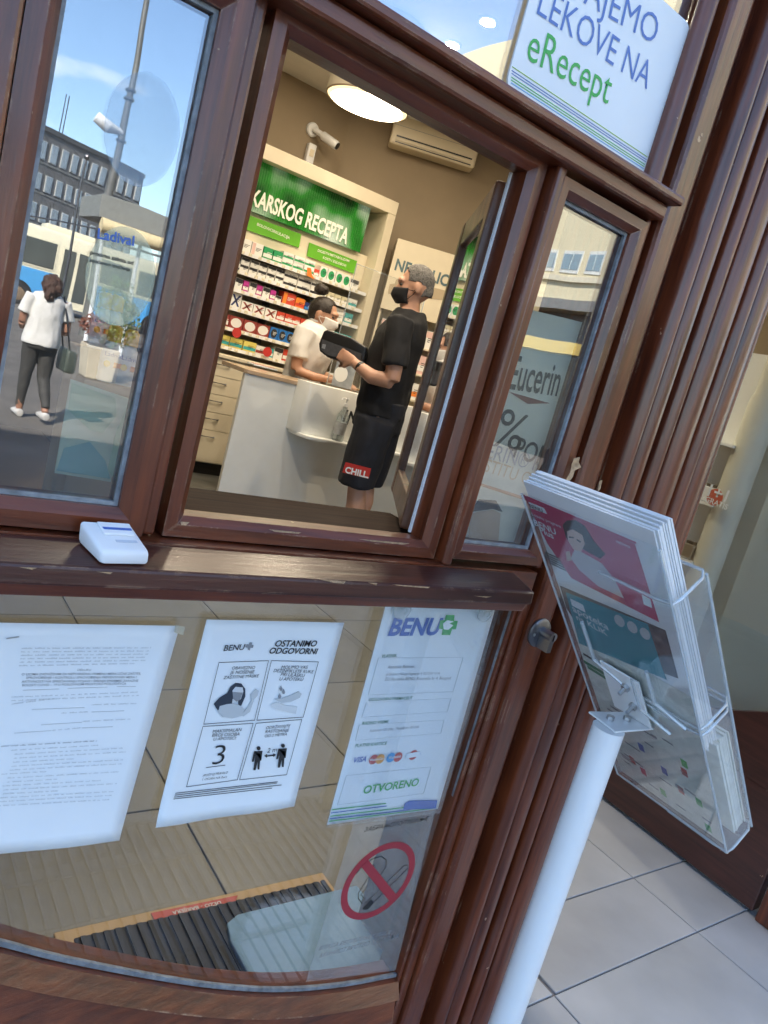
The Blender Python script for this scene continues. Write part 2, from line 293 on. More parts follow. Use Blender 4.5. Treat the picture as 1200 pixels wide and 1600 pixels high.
# ================================================================== WOODEN SHOPFRONT
sf = thing('wooden_shopfront', 'reddish brown varnished wooden shopfront with small window panes and fluted pilaster', 'shopfront', (.6, 0, 0))
ZT0, ZT1, ZB = 1.535, 1.535, 1.012       # top / bottom of the sash openings
def bar(name, b, mat, parent=None, bv=.004): return box(name, b, mat, parent or sf, bv)
def sash(name, x0, x1, z0, z1, wd, y0, y1, parent=None):
    """mitred sash frame round an opening x0..x1, z0..z1"""
    p = parent or sf; e = bpy.data.objects.new(name, None); COL.objects.link(e); e.location = (x0, 0, z0); par(e, p); e.location = (x0, 0, z0)
    e.matrix_parent_inverse = Matrix.Translation(-Vector(p.location))
    I = [(x0, z0), (x1, z0), (x1, z1), (x0, z1)]; O = [(x0 - wd, z0 - wd), (x1 + wd, z0 - wd), (x1 + wd, z1 + wd), (x0 - wd, z1 + wd)]
    for k, nm in enumerate(('rail', 'stile', 'rail', 'stile')):
        j = (k + 1) % 4; g = .0004
        q = [I[k], I[j], O[j], O[k]]
        ch = .35 * wd        # sloping inner edge
        a = [(I[k][0], y0 + .012, I[k][1]), (I[j][0], y0 + .012, I[j][1]), (O[j][0], y0, O[j][1]), (O[k][0], y0, O[k][1])]
        M_ = [(I[k][0] + (O[k][0] - I[k][0]) * .38, y0, I[k][1] + (O[k][1] - I[k][1]) * .38), (I[j][0] + (O[j][0] - I[j][0]) * .38, y0, I[j][1] + (O[j][1] - I[j][1]) * .38)]
        front = [(I[k][0], y0 + .010, I[k][1]), (I[j][0], y0 + .010, I[j][1]), M_[1], (O[j][0], y0, O[j][1]), (O[k][0], y0, O[k][1]), M_[0]]
        back = [(p_[0], y1, p_[2]) for p_ in front]
        m = MB(); n = 6
        m.add(front + back, [(0, 1, 2, 5), (5, 2, 3, 4), (9, 8, 7, 6), (11, 10, 9, 6)] + [(i, n + i, n + (i + 1) % n, (i + 1) % n) for i in range(n)])
        m.f[2] = (n + 5, n + 2, n + 1, n + 0); m.f[3] = (n + 4, n + 3, n + 2, n + 5)
        o = obj(nm, m, WH if nm == 'rail' else WV); o.parent = e; o.matrix_parent_inverse = Matrix.Translation(-Vector((x0, 0, z0)))
    return e
def ppane(name, x0, x1, z0, z1, y=.0, parent=None, mat=None): return box(name, (x0, x1, y, y + .005, z0, z1), mat or GL, parent or sf)
# left pane, serving hatch, right pane
sash('fixed_sash', .122, .259, 1.019, 1.529, .028, -.022, .03); ppane('pane', .115, .268, 1.012, 1.537)
sash('hatch_frame', .339, .707, 1.014, 1.541, .024, -.008, .03)
sash('fixed_sash', .776, .928, 1.019, 1.529, .022, -.022, .03); ppane('pane', .770, .936, 1.012, 1.537)
sash('fixed_sash', -.52, .02, 1.019, 1.529, .028, -.022, .03); ppane('pane', -.53, .03, 1.012, 1.537)
for x0, x1, z0, z1 in ((.122, .259, 1.019, 1.529), (.776, .928, 1.019, 1.529)):   # sealant strips in the rebate
    g = .0045
    obj('glazing_seal', MB().box(x0, x1, -.006, -.0005, z0, z0 + g).box(x0, x1, -.006, -.0005, z1 - g, z1).box(x0, x0 + g, -.006, -.0005, z0 + g, z1 - g).box(x1 - g, x1, -.006, -.0005, z0 + g, z1 - g), SEAL, sf)
bar('post', (.051, .0925, -.03, .05, .99, 1.56), WV); bar('post', (.289, .3045, -.012, .05, .99, 1.56), WV)
bar('post', (.7315, .7365, .004, .05, .99, 1.56), WV, bv=.001); bar('mullion', (.737, .7535, -.026, .05, .985, 1.562), WV, bv=.005)
bar('post', (.951, .963, -.016, .05, .99, 1.56), WV)
# transom mouldings
bar('transom_rail', (-1.2, .958, -.042, .05, 1.5575, 1.580), WH, bv=.005); bar('transom_bead', (-1.2, .966, -.060, .045, 1.5805, 1.594), WH, bv=.004); bar('transom_cap', (-1.2, .936, -.034, .04, 1.5945, 1.606), WH, bv=.004)
bar('weather_strip', (.7035, .7072, .0305, .034, 1.016, 1.54), WPAINT, bv=0)
# upper light
ppane('upper_pane', -1.2, .936, 1.60, 2.45, mat=GLU); bar('head_rail', (-1.2, 1.33, -.04, .06, 2.45, 2.62), WH)
obj('glazing_bead', MB().tube([(.934, -.014, 1.6065), (.934, -.014, 2.45)], (.0155, .013), 12), WV, sf, smooth=True)
# sill and lower door
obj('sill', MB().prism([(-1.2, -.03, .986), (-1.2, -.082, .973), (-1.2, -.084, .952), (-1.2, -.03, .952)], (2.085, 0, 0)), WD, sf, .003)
obj('sill_drip', MB().prism([(-1.2, -.03, .9515), (-1.2, -.072, .9515), (-1.2, -.066, .934), (-1.2, -.03, .930)], (2.09, 0, 0)), WH, sf, .002)
bar('sill_core', (-1.2, .94, -.0295, .05, .925, .9875), WH, bv=0); box('inner_sill_fillet', (.30, .72, .0305, .05, .9878, .999), WI, sf)
box('inner_sill', (.30, .80, .0505, .21, .975, 1.0), WI, sf, .003)
arc = [(-.30, .93), (-.2, .79), (-.1, .69), (0, .605), (.1, .53), (.227, .456), (.314, .404), (.467, .323), (.58, .27), (.694, .227), (.82, .195), (.940, .176)]
def smooth_arc(p, k=4):
    out = []
    for i in range(len(p) - 1):
        a, b, c, d = [np.array(p[min(max(i + q, 0), len(p) - 1)]) for q in (-1, 0, 1, 2)]
        for t in [j / k for j in range(k)]:
            out.append(.5 * ((2 * b) + (-a + c) * t + (2 * a - 5 * b + 4 * c - d) * t * t + (-a + 3 * b - 3 * c + d) * t ** 3))
    return out + [np.array(p[-1])]
AR = smooth_arc(arc)
def off_arc(d):
    o = []
    for i, p in enumerate(AR):
        t = AR[min(i + 1, len(AR) - 1)] - AR[max(i - 1, 0)]; t = t / np.linalg.norm(t); o.append(p + np.array([t[1], -t[0]]) * d)
    return o
def band(name, d0, d1, ya, yb, yback=.04):
    a, b = off_arc(d0), off_arc(d1); m = MB(); n = len(a)
    v = [(p[0], ya, p[1]) for p in a] + [(p[0], yb, p[1]) for p in b] + [(p[0], yback, p[1]) for p in a] + [(p[0], yback, p[1]) for p in b]
    f = []
    for i in range(n - 1): f += [(i, i + 1, n + i + 1, n + i), (2 * n + i, 3 * n + i, 3 * n + i + 1, 2 * n + i + 1), (i, 2 * n + i, 2 * n + i + 1, i + 1), (n + i, n + i + 1, 3 * n + i + 1, 3 * n + i)]
    f += [(0, n, 3 * n, 2 * n), (n - 1, 3 * n - 1, 4 * n - 1, 2 * n - 1)]
    return obj(name, m.add(v, f), WH, sf, smooth=True)
lowmask = [(p[0], .003, p[1]) for p in off_arc(.012)] + [(.948, .003, .94), (-.30, .003, .94)]
obj('door_pane', MB().prism(lowmask, (0, .005, 0)), GLS, sf)
obj('glazing_seal', MB().ring([(p[0], -.003, p[1]) for p in off_arc(.007)] + [(.944, -.003, .928)], [(p[0], -.003, p[1]) for p in off_arc(0)] + [(.938, -.003, .928)], (0, .005, 0)), SEAL, sf)
band('curved_bead', .008, .032, -.012, -.030); band('curved_moulding', .033, .075, -.020, -.036); band('curved_moulding', .076, .10, -.024, -.012)
b_ = [p for p in off_arc(.10) if p[0] < .95]; pm_ = MB()
for p, q in zip(b_[:-1], b_[1:]): pm_.hexa([(p[0], -.010, 0), (q[0], -.010, 0), (q[0], -.010, q[1]), (p[0], -.010, p[1])], [(p[0], .04, 0), (q[0], .04, 0), (q[0], .04, q[1]), (p[0], .04, p[1])])
bmn = bmesh.new(); me_ = pm_.mesh('bottom_panel'); bmn.from_mesh(me_); bmesh.ops.remove_doubles(bmn, verts=bmn.verts, dist=1e-5); bmn.to_mesh(me_); bmn.free(); obj('bottom_panel', me_, WH, sf)
box('side_panel', (-1.2, b_[0][0] - .001, -.010, .04, 0, .93), WH, sf)
bar('door_stile', (.9475, .968, -.016, .05, .0, .93), WV, bv=.004); bar('door_stile', (.9685, 1.018, -.030, .05, .0, 2.45), WV, bv=.008)
bar('stile_bead', (.939, .9468, -.009, .05, .05, .93), WV, bv=.002)
bar('stile_back', (1.0185, 1.047, -.004, .05, .0, 2.45), WV, bv=0)
# fluted pilaster
bar('pilaster_board', (1.0475, 1.335, -.008, .25, .0, 2.45), WV, bv=0)
def reed(name, x0, x1, y0, pk, zz=(.0, 2.449), n=9, flat=0.):
    pr = [(x0, -.0085)] + [(x0 + (x1 - x0) * (.5 - .5 * math.cos(math.pi * k / n)), y0 - (pk) * math.sin(math.pi * k / n) ** (.6 if flat else 1.)) for k in range(n + 1)] + [(x1, -.0085)]
    obj(name, MB().prism([(x, y, zz[0]) for x, y in pr], (0, 0, zz[1] - zz[0])), WV, sf, smooth=True)
reed('bead', 1.0478, 1.074, -.030, .018); reed('reed', 1.0745, 1.112, -.026, .022, flat=1); reed('bead', 1.128, 1.156, -.030, .018); reed('reed', 1.1565, 1.208, -.030, .026, flat=1)
reed('bead', 1.228, 1.256, -.030, .018); reed('reed', 1.2565, 1.298, -.036, .012, flat=1); reed('bead', 1.301, 1.322, -.026, .012)
# places where the varnish has flaked off
CHIP = pm('bare_wood_chip', (.42, .27, .15), .8, var=.35, scale=120, bump=.6)
for pts, y in (([(897, 716), (906, 714), (904, 722), (908, 730), (898, 735), (895, 745), (886, 757), (884, 750), (891, 738), (893, 726)], -.0302), ([(936, 752), (941, 750), (938, 764), (934, 768)], -.0302), ([(498, 905), (540, 908), (537, 912), (520, 910)], -.0842), ([(575, 910), (590, 911), (587, 914)], -.0842), ([(612, 913), (672, 917), (668, 919), (630, 916)], -.0842), ([(150, 893), (176, 894), (172, 897)], -.0842), ([(30, 886), (58, 887), (50, 890)], -.0842), ([(741, 931), (768, 932), (760, 934)], -.0842), ([(282, 815), (296, 816), (290, 821), (283, 820)], -.0085), ([(420, 827), (470, 832), (466, 834), (430, 831)], -.0085), ([(560, 842), (640, 849), (630, 851), (580, 846)], -.0085)):
    decal('flaked_patch', pts, ((0, y, 0), Yn), 0, CHIP, sf, .0003)
# cylinder lock
lk = PY(842, 988, -.031)
lo = obj('door_lock', MB().lathe((lk[0], -.0305, lk[2]), [(.026, 0), (.026, -.003), (.022, -.006), (.0, -.006)], 28, 'y'), DSTEEL, sf, smooth=True)
obj('cylinder', MB().tube([(lk[0] + .002, -.034, lk[2] + .004), (lk[0] + .002, -.062, lk[2] + .004)], .0085, 18).box(lk[0] - .003, lk[0] + .007, -.061, -.034, lk[2] - .024, lk[2]), STEEL, lo, smooth=True)
obj('keyhole', MB().box(lk[0] + .0008, lk[0] + .0032, -.0632, -.0622, lk[2] - .002, lk[2] + .009), BLACK, lo)
for dx in (-.017, .017): obj('screw', MB().lathe((lk[0] + dx, -.0362, lk[2] - .002), [(.003, 0), (.0028, -.0015), (0, -.0016)], 10, 'y'), STEEL, lo)
# open casement (hinged on the right jamb, swung inwards)
ca = bpy.data.objects.new('open_casement', None); COL.objects.link(ca); ca.location = (.726, .05, 1.02); ca.parent = sf; ca.matrix_parent_inverse = Matrix.Translation(-Vector(sf.location))
cu = np.array([math.sin(math.radians(33)), math.cos(math.radians(33)), 0]); cu /= np.linalg.norm(cu); cn = np.array([cu[1], -cu[0], 0]) * -1   # cn faces the hatch
c0 = np.array([.735, .05, 0]); CW = .36
def cbar(name, u0, u1, z0, z1, t0, t1, mat, bv=.003):
    q = lambda u, t, z: c0 + cu * u + cn * t + np.array([0, 0, z])
    o = obj(name, MB().hexa([q(u0, t0, z0), q(u1, t0, z0), q(u1, t0, z1), q(u0, t0, z1)], [q(u0, t1, z0), q(u1, t1, z0), q(u1, t1, z1), q(u0, t1, z1)]), mat, None, bv)
    o.parent = ca; o.matrix_parent_inverse = Matrix.Translation(-Vector(ca.location)); return o
WC = wood('casement_wood', 'z', (.05, .016, .007), (.22, .08, .035), wear=.8, rough=.35, coat=.25)
for u in ((0, .04), (CW - .036, CW)): cbar('stile', u[0], u[1], 1.012, 1.535, 0, .028, WC)
for z in ((1.012, 1.06), (1.49, 1.535)): cbar('rail', .0405, CW - .0365, z[0], z[1], .001, .027, WC)
cbar('pane', .04, CW - .036, 1.06, 1.49, .015, .020, glass('casement_glass', .3), 0)
DOT = pm('spacer_strip', (.55, .55, .53), .5, var=.5, scale=180)
for u in (.042, CW - .044): cbar('spacer_strip', u, u + .006, 1.062, 1.488, .012, .0148, DOT, 0)

# ================================================================== ENTRANCE RECESS ON THE RIGHT
ed = thing('entrance_door', 'open entrance door leaf of dark wood with glass standing at right angles', 'door', (2.30, .3, 0))
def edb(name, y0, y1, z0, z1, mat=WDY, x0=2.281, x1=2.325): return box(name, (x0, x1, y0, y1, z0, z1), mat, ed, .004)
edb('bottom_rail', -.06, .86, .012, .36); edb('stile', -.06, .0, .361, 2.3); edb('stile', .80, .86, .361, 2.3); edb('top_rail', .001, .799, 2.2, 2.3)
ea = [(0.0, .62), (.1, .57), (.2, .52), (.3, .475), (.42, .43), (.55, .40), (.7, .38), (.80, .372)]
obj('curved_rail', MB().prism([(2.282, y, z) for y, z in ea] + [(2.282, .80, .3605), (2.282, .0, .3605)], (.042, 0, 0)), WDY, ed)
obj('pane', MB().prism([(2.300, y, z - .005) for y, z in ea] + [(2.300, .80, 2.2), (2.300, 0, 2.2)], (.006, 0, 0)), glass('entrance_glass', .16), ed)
jp = thing('door_jamb', 'dark reddish wooden jamb post at the right edge beside the open door', 'jamb', (2.33, -.13, 0))
obj('post', MB().box(2.27, 2.42, -.2, -.075, .0, 2.6), WV, jp, .006); obj('bead', MB().tube([(2.268, -.14, .0), (2.268, -.14, 2.6)], .012, 10), WV, jp, smooth=True)
STONE = pm('pale_stone', (.50, .50, .42), .6, var=.1, scale=5, bump=.15, bscale=40)
sc_ = thing('column_reflection', 'pale half round stone column built solid in place of a reflection in the entrance glass', 'column', (2.9, .95, .03))  # solid column standing in for one reflected in the entrance glass
q0 = PX(1156, 740, 2.95)
obj('shaft', MB().lathe((2.95, q0[1], .03), [(.06, 0), (.06, 1.48), (.05, 1.5), (.05, 1.9), (.075, 1.94), (.075, 2.05)], 24), STONE, sc_, smooth=True)
box('backing_pier', (3.03, 3.2, q0[1] - .45, q0[1] + .1, .03, 3.3), STONE, sc_, .01)
bd = thing('stand_in_panel', 'plain grey green panel added behind the entrance glass for its pale film like patch', 'panel', (2.5, .1, .03))  # added panel, stands in for the pale film-like patch in the glass
e1 = PX(1170, 850, 2.5); obj('panel', MB().box(2.5, 2.53, -.06, e1[1], .033, 2.2), pm('grey_green_panel', (.5, .58, .54), .55, var=.07, scale=3), bd, .002); box('foot', (2.47, 2.56, .0, .06, .0315, .05), DSTEEL, bd)
# stand behind with goods and round tag
rk = thing('display_rack', 'white rack of small goods behind the pilaster and entrance glass', 'rack', (2.6, 1.3, .03))
rp = lambda x, y: PX(x, y, 3.0)
b0, b1 = rp(1040, 900), rp(1125, 730)
RY0 = PX(1124, 800, 2.95)[1]; box('back', (3.02, 3.03, RY0, RY0 + .9, .03, 1.7), LAM, rk)
for z in (.55, .80, 1.05, 1.3): box('shelf', (2.88, 3.0195, RY0, RY0 + .9, z, z + .012), LAM, rk)
for k in range(9):
    for z in (.565, .815, 1.065):
        h = random.choice((.06, .08, .10)); y = RY0 + .02 + k * .095
        g = thing('goods_pack', 'small %s pack, %s along the %s rack shelf behind the entrance glass' % (['dark steel', 'white', 'silver'][(k + int(z * 10)) % 3], ORD_[k], {.565: 'lower', .815: 'middle', 1.065: 'upper'}[z]), 'pack', (2.92, y, z), 'packs on the rack behind the entrance glass')
        obj('pack', MB().box(2.89, 2.94, y, y + .06, z, z + h), [DSTEEL, LAM, STEEL][(k + int(z * 10)) % 3], g, .004); obj('cap', MB().box(2.90, 2.93, y + .015, y + .045, z + h + .0005, z + h + .012), BLACK, g)
tg = thing('price_tag', 'round red tag reading one plus one gratis on the rack', 'tag', rp(1117, 777))
TP = ((2.85, 0, 0), (-1, 0, 0)); cc = PX(1117, 777, 2.85); obj('disc', MB().prism(circ(TP, cc, .034, 28), (-.002, 0, 0)), pm('red_tag', (.55, .05, .02), .5, var=0), tg)
text('1+1', (1105, 774), (1134, 785), TP, .0035, WHITE, tg, bold=.02); text('GRATIS', (1101, 783), (1136, 797), TP, .0035, WHITE, tg, bold=.015)

# ================================================================== INSIDE THE PHARMACY
# --- lamps
WARM = (1, .84, .62)
lp = PZ(574, 162, 2.9); LR = .285
lm = thing('drum_lamp', 'large round glowing drum lamp on the pharmacy ceiling', 'lamp', lp)
obj('drum', MB().lathe((lp[0], lp[1], 2.9), [(LR, .004), (LR, .36), (LR - .01, .5), (0, .5)], 40), pm('lamp_drum', (.62, .55, .42), .6, var=.02), lm, smooth=True)
obj('rim', MB().ring([(lp[0] + LR * math.cos(a), lp[1] + LR * math.sin(a), 2.895) for a in [k * math.pi / 24 for k in range(48)]], [(lp[0] + (LR - .008) * math.cos(a), lp[1] + (LR - .008) * math.sin(a), 2.895) for a in [k * math.pi / 24 for k in range(48)]], (0, 0, .0085)), pm('lamp_rim', (.3, .22, .14), .5, var=0), lm)
obj('diffuser', MB().lathe((lp[0], lp[1], 2.899), [(LR - .009, 0), (LR - .009, .003), (0, .003)], 40), pm('glowing_diffuser', (.9, .85, .7), .5, var=0, emit=(1, .77, .40), es=.42), lm)
def arealight(name, loc, size, power, parent, color=WARM, spread=math.pi):
    l = bpy.data.lights.new(name, 'AREA'); l.shape = 'DISK'; l.size = size; l.energy = power; l.color = color; l.spread = spread
    o = bpy.data.objects.new(name, l); COL.objects.link(o); o.location = loc; par(o, parent); o.visible_camera = True
    return o
arealight('lamp_light', (lp[0], lp[1], 2.885), .5, 3.2, lm)
dls = [PZ(763, 32, 3.4), PZ(708, 68, 3.4), (3.3, 4.6, 3.4), (2.6, 4.75, 3.4), (3.9, 3.3, 3.4), (1.4, 3.2, 3.4), (1.2, 1.6, 3.4), (3.3, 1.2, 3.4), (2.3, 2.3, 3.4)]  # first two are seen; the rest are added out of view to brighten the interior
DLN = ['recessed ceiling downlight seen highest in the upper window pane', 'recessed ceiling downlight seen lower in the upper window pane', 'added unseen downlight above the right end of the medicine shelves', 'added unseen downlight above the left end of the medicine shelves', 'added unseen downlight above the waiting customer', 'added unseen downlight above the open shop floor', 'added unseen downlight just inside the shop door', 'added unseen downlight near the entrance display rack', 'added unseen downlight in the middle of the shop ceiling']
for p, nm in zip(dls, DLN):
    d = thing('downlight', nm, 'downlight', (p[0], p[1], 3.39), 'recessed ceiling downlights')
    obj('trim', MB().lathe((p[0], p[1], 3.392), [(.052, 0), (.06, .004), (.06, .0078), (0, .0078)], 24), WPAINT, d); obj('bulb', MB().lathe((p[0], p[1], 3.389), [(.045, 0), (.045, .0025), (0, .0025)], 20), pm('glowing_bulb', (.9, .85, .7), .5, var=0, emit=(1, .85, .6), es=2.5), d)
    arealight('downlight_light', (p[0], p[1], 3.384), .09, (9 if p[0] < 2.0 else 6) if p[1] < 3.5 else 1.8, d)
# --- air conditioner on the angled wall
AWP = (CORN[0], CORN[1], 0); AWN = np.array([-.5, -.866, 0])
ac = thing('air_conditioner', 'white wall mounted air conditioner high on the taupe wall', 'air conditioner', PP(668, 220, AWP, AWN))
a0 = PP(608, 222, np.array(AWP) + AWN * .2, AWN); 
def acb(u0, u1, t0, t1, z0, z1):
    q = lambda u, t, z: np.array(AWP) + WD2 * u + AWN * t + np.array([0, 0, z])
    return [q(u0, t0, z0), q(u1, t0, z0), q(u1, t1, z0), q(u0, t1, z0)], [q(u0, t0, z1), q(u1, t0, z1), q(u1, t1, z1), q(u0, t1, z1)]
au = np.dot(a0 - np.array(AWP), WD2); az = a0[2]
obj('body', MB().hexa(*acb(au, au + .8, .001, .2, az, az + .29)), CRM, ac, .02); obj('louvre', MB().hexa(*acb(au + .05, au + .75, .2005, .212, az + .035, az + .06)), CRM, ac, .003)
for z, h in ((.066, .012), (.018, .008)): obj('slot', MB().hexa(*acb(au + .05, au + .76, .2003, .2035, az + z, az + z + h)), BLACK, ac)
obj('seam', MB().hexa(*acb(au + .01, au + .79, .2002, .2012, az + .16, az + .163)), GREY, ac)
# --- security camera
cw = PY(487, 203, 5.7); cv = thing('security_camera', 'white bullet security camera on the wall above the medicine shelves', 'camera', cw)
obj('base', MB().lathe((cw[0], 5.699, cw[2]), [(.06, 0), (.06, -.024), (.05, -.035), (0, -.035)], 24, 'y'), WPAINT, cv, smooth=True)
d_ = np.array([.55, -.62, -.32]); d_ /= np.linalg.norm(d_); s0 = np.array([cw[0], 5.65, cw[2]])
obj('arm', MB().tube([s0, s0 + d_ * .10], .026, 12), WPAINT, cv, smooth=True); obj('housing', MB().tube([s0 + d_ * .08, s0 + d_ * .1, s0 + d_ * .25, s0 + d_ * .26], [.025, .038, .038, .034], 18), WPAINT, cv, smooth=True); obj('lens', MB().tube([s0 + d_ * .2605, s0 + d_ * .265], .03, 18), BLACK, cv)
se = thing('wall_sensor', 'small white sensor box on the wall just above the shelf top', 'sensor', PY(482, 240, 5.7)); p = PY(482, 240, 5.7); obj('case', MB().box(p[0] - .04, p[0] + .04, 5.64, 5.699, p[2] - .09, p[2] + .08), WPAINT, se, .012); obj('eye', MB().box(p[0] - .02, p[0] + .02, 5.636, 5.6395, p[2] - .03, p[2] + .03), CRM, se)
# --- prescription shelves (front plane y = 5.0)
YS = 5.0; X0, X1 = 1.2, 3.66
su = thing('medicine_shelf_unit', 'cream shelf unit with green header sign and rows of medicine boxes', 'shelf unit', (2.4, 5.2, .03))
box('top_panel', (X0, X1 + .08, YS, 5.38, 2.53, 2.64), CRM, su, .003); box('side_panel', (X1, X1 + .08, YS, 5.38, .03, 2.529), CRM, su, .003); box('side_panel', (X0 - .08, X0 - .0005, YS, 5.38, .03, 2.529), CRM, su, .003); box('back_panel', (X0, X1 - .001, 5.34, 5.38, .03, 2.529), CRM, su)
m, t, b = nodes('green_header'); n1 = t.nodes.new('ShaderNodeTexNoise'); n1.inputs['Scale'].default_value = 3.2; n1.inputs['Detail'].default_value = 1.5
tcn = t.nodes.new('ShaderNodeTexCoord'); t.links.new(tcn.outputs['Object'], n1.inputs['Vector']); r = t.nodes.new('ShaderNodeValToRGB')
for e, (ps, c) in zip([r.color_ramp.elements[0], r.color_ramp.elements[1], r.color_ramp.elements.new(.55)], [(.36, (.005, .045, .008, 1)), (.66, (.05, .42, .03, 1)), (.5, (.02, .2, .02, 1))]): e.position = ps; e.color = c
t.links.new(n1.outputs['Fac'], r.inputs[0]); t.links.new(r.outputs[0], b.inputs['Base Color']); t.links.new(r.outputs[0], b.inputs['Emission Color']); b.inputs['Emission Strength'].default_value = .07; b.inputs['Roughness'].default_value = .3; GH = m
hd = box('header_sign', (X0, X1 - .12, 5.11, 5.14, 2.15, 2.528), GH, su)
rb = MB()
for k in range(110):
    x = X0 + .005 + k * .0213
    if x < X1 - .13: rb.add([(x, 5.1095, 2.151), (x + .009, 5.1095, 2.151), (x + .0045, 5.105, 2.151), (x, 5.1095, 2.527), (x + .009, 5.1095, 2.527), (x + .0045, 5.105, 2.527)], [(0, 2, 5, 3), (2, 1, 4, 5), (0, 1, 2), (3, 5, 4)])
o = obj('ribs', rb, GH, hd); o['kind'] = 'stuff'
box('lower_header', (X0, X1 - .001, 5.16, 5.18, 1.86, 2.149), CRM, su)
HP = ((0, 5.10, 0), (0, -1, 0)); WT = pm('white_letters', (.85, .82, .72), .5, var=0, emit=(1, .9, .7), es=.03)
text('LEKARSKOG RECEPTA', (372, 311), (541, 381), HP, .004, WT, hd, bold=.03, height=.125)
HP2 = ((0, 5.14, 0), (0, -1, 0)); SG = pm('lime_sign', (.12, .40, .02), .5, var=.04, emit=(.1, .35, .02), es=.02)
s1 = obj('category_sign', MB().prism([PY(*q, 5.14) for q in ((350, 322), (471, 366), (467, 387), (345, 345))], (0, .012, 0)), SG, su); text('BOLOVI/CIRKULACIJA', (401, 352), (452, 374), HP2, .003, WT, s1, bold=.01)
s2 = obj('category_sign', MB().prism([PY(*q, 5.14) for q in ((484, 379), (558, 408), (554, 428), (480, 400))], (0, .012, 0)), SG, su); text('DIGESTIV/METABOLIZAM/', (496, 393), (546, 410), HP2, .003, WT, s2, bold=.01); text('KOSTI I ZGLOBOVI', (504, 404), (540, 417), HP2, .003, WT, s2, bold=.01)
SZ = [1.825, 1.675, 1.53, 1.385, 1.222, 1.07]
for z in SZ: box('shelf', (X0, X1 - .0005, YS + .02, 5.339, z - .022, z), CRM, su, .002)
for z in SZ:
    st_ = box('price_strip', (X0 + .01, X1 - .01, YS + .014, YS + .0195, z - .024, z + .004), WPAINT, su)
    tgm = MB()
    for k in range(16): x_ = 2.42 + k * .075 + random.uniform(-.015, .015); tgm.box(x_, x_ + .03, YS + .0125, YS + .0138, z - .02, z + .002)
    obj('price_labels', tgm, pm('price_label', (.72, .66, .5), .6, var=.3, scale=60), st_)['kind'] = 'stuff'
for x in (2.0, 2.85): 
    for z0, z1 in zip(SZ[1:], SZ[:-1]): box('bracket', (x, x + .006, 5.20, 5.338, z0 + .0005, z1 - .0225), GREY, su)
# lower cabinet with drawers
cb = thing('drawer_cabinet', 'cream cabinet of drawers under the medicine shelves', 'cabinet', (2.2, 4.95, .03))
box('worktop', (X0 - .05, X1 - .0, 4.78, 4.999, .985, 1.01), CRM, cb, .003); box('carcass', (X0, X1 - .05, 4.82, 4.998, .13, .984), CRM, cb); box('toe_kick', (X0, X1 - .05, 4.85, 4.998, .031, .129), BLACK, cb)
dz = [.98, .835, .69, .545, .40, .135]
for x in (1.22, 1.6875, 2.155, 2.6225, 3.09):
    for k in range(5):
        d = box('drawer', (x, x + .4635, 4.802, 4.8195, dz[k + 1] + .004, dz[k]), CRM, cb, .002); zc = dz[k] - .05
        obj('handle', MB().tube([(x + .17, 4.80, zc), (x + .175, 4.785, zc), (x + .295, 4.785, zc), (x + .30, 4.80, zc)], .006, 8), DSTEEL, d)
# --- medicine boxes
BOXM = {}
PAL = dict(w=(.82, .81, .77), g=(.03, .33, .12), m=(.5, .04, .28), r=(.62, .07, .04), o=(.85, .25, .04), n=(.02, .035, .16), b=(.03, .2, .6), y=(.72, .62, .16), l=(.3, .55, .05), t=(.05, .4, .42), k=(.03, .03, .035), p=(.75, .5, .45), c=(.65, .6, .42), d=(.30, .05, .04))
CN = dict(w='white', g='green', m='magenta', r='red', o='orange', n='navy', b='blue', y='yellow', l='lime green', t='teal', k='black', p='pink', c='cream', d='dark red')
PM_ = {k: pm('carton_' + CN[k].replace(' ', '_'), v, .45, var=.04) for k, v in PAL.items()}
def med(x, y, z, wd, h, dp, c, a, style, label, group, rz=0.):
    key = (wd, h, dp, style)
    if key not in BOXM:
        bm_ = MB().box(0, wd, 0, dp, 0, h).mesh('carton')
        pn = MB()
        if style == 'band': pn.box(.001, wd - .001, -.0006, -.0001, h * .18, h * .48)
        elif style == 'top': pn.box(.001, wd - .001, -.0006, -.0001, h * .62, h * .97)
        elif style == 'cross':
            for s_ in (1, -1): pn.add([(wd * (.5 - .42 * s_), -.0006, h * .12), (wd * (.5 - .22 * s_), -.0006, h * .12), (wd * (.5 + .42 * s_), -.0006, h * .88), (wd * (.5 + .22 * s_), -.0006, h * .88)], [(0, 1, 2, 3)])
        elif style == 'disc': pn.prism([(wd / 2 + wd * .4 * math.cos(a_), -.0006, h / 2 + h * .38 * math.sin(a_)) for a_ in [k_ * math.pi / 10 for k_ in range(20)]], (0, .0004, 0))
        elif style == 'side': pn.box(wd * .04, wd * .32, -.0006, -.0001, h * .05, h * .95)
        ln = MB()
        for q in range(3): ln.box(wd * .38, wd * (.9 - .13 * q), -.0009, -.0007, h * (.5 - .1 * q) + h * .08, h * (.5 - .1 * q) + h * .12)
        BOXM[key] = (bm_, pn.mesh('printed_panel'), ln.mesh('printed_lines'))
    e = thing('medicine_box', label, 'box', (x, y, z), group); e.rotation_euler.z = rz
    for me, mt, nm in zip(BOXM[key], (PM_[c], PM_[a], INK if c not in 'nkgbdr' else PM_['w']), ('carton', 'printed_panel', 'printed_lines')):
        mm = (me.name, mt.name)
        if mm not in BOXM:
            cp = me.copy(); cp.materials.append(mt); BOXM[mm] = cp
        o = bpy.data.objects.new(nm, BOXM[mm]); COL.objects.link(o); o.parent = e
ROWN = ['top', 'second', 'third', 'fourth', 'fifth', 'sixth', 'lowest']
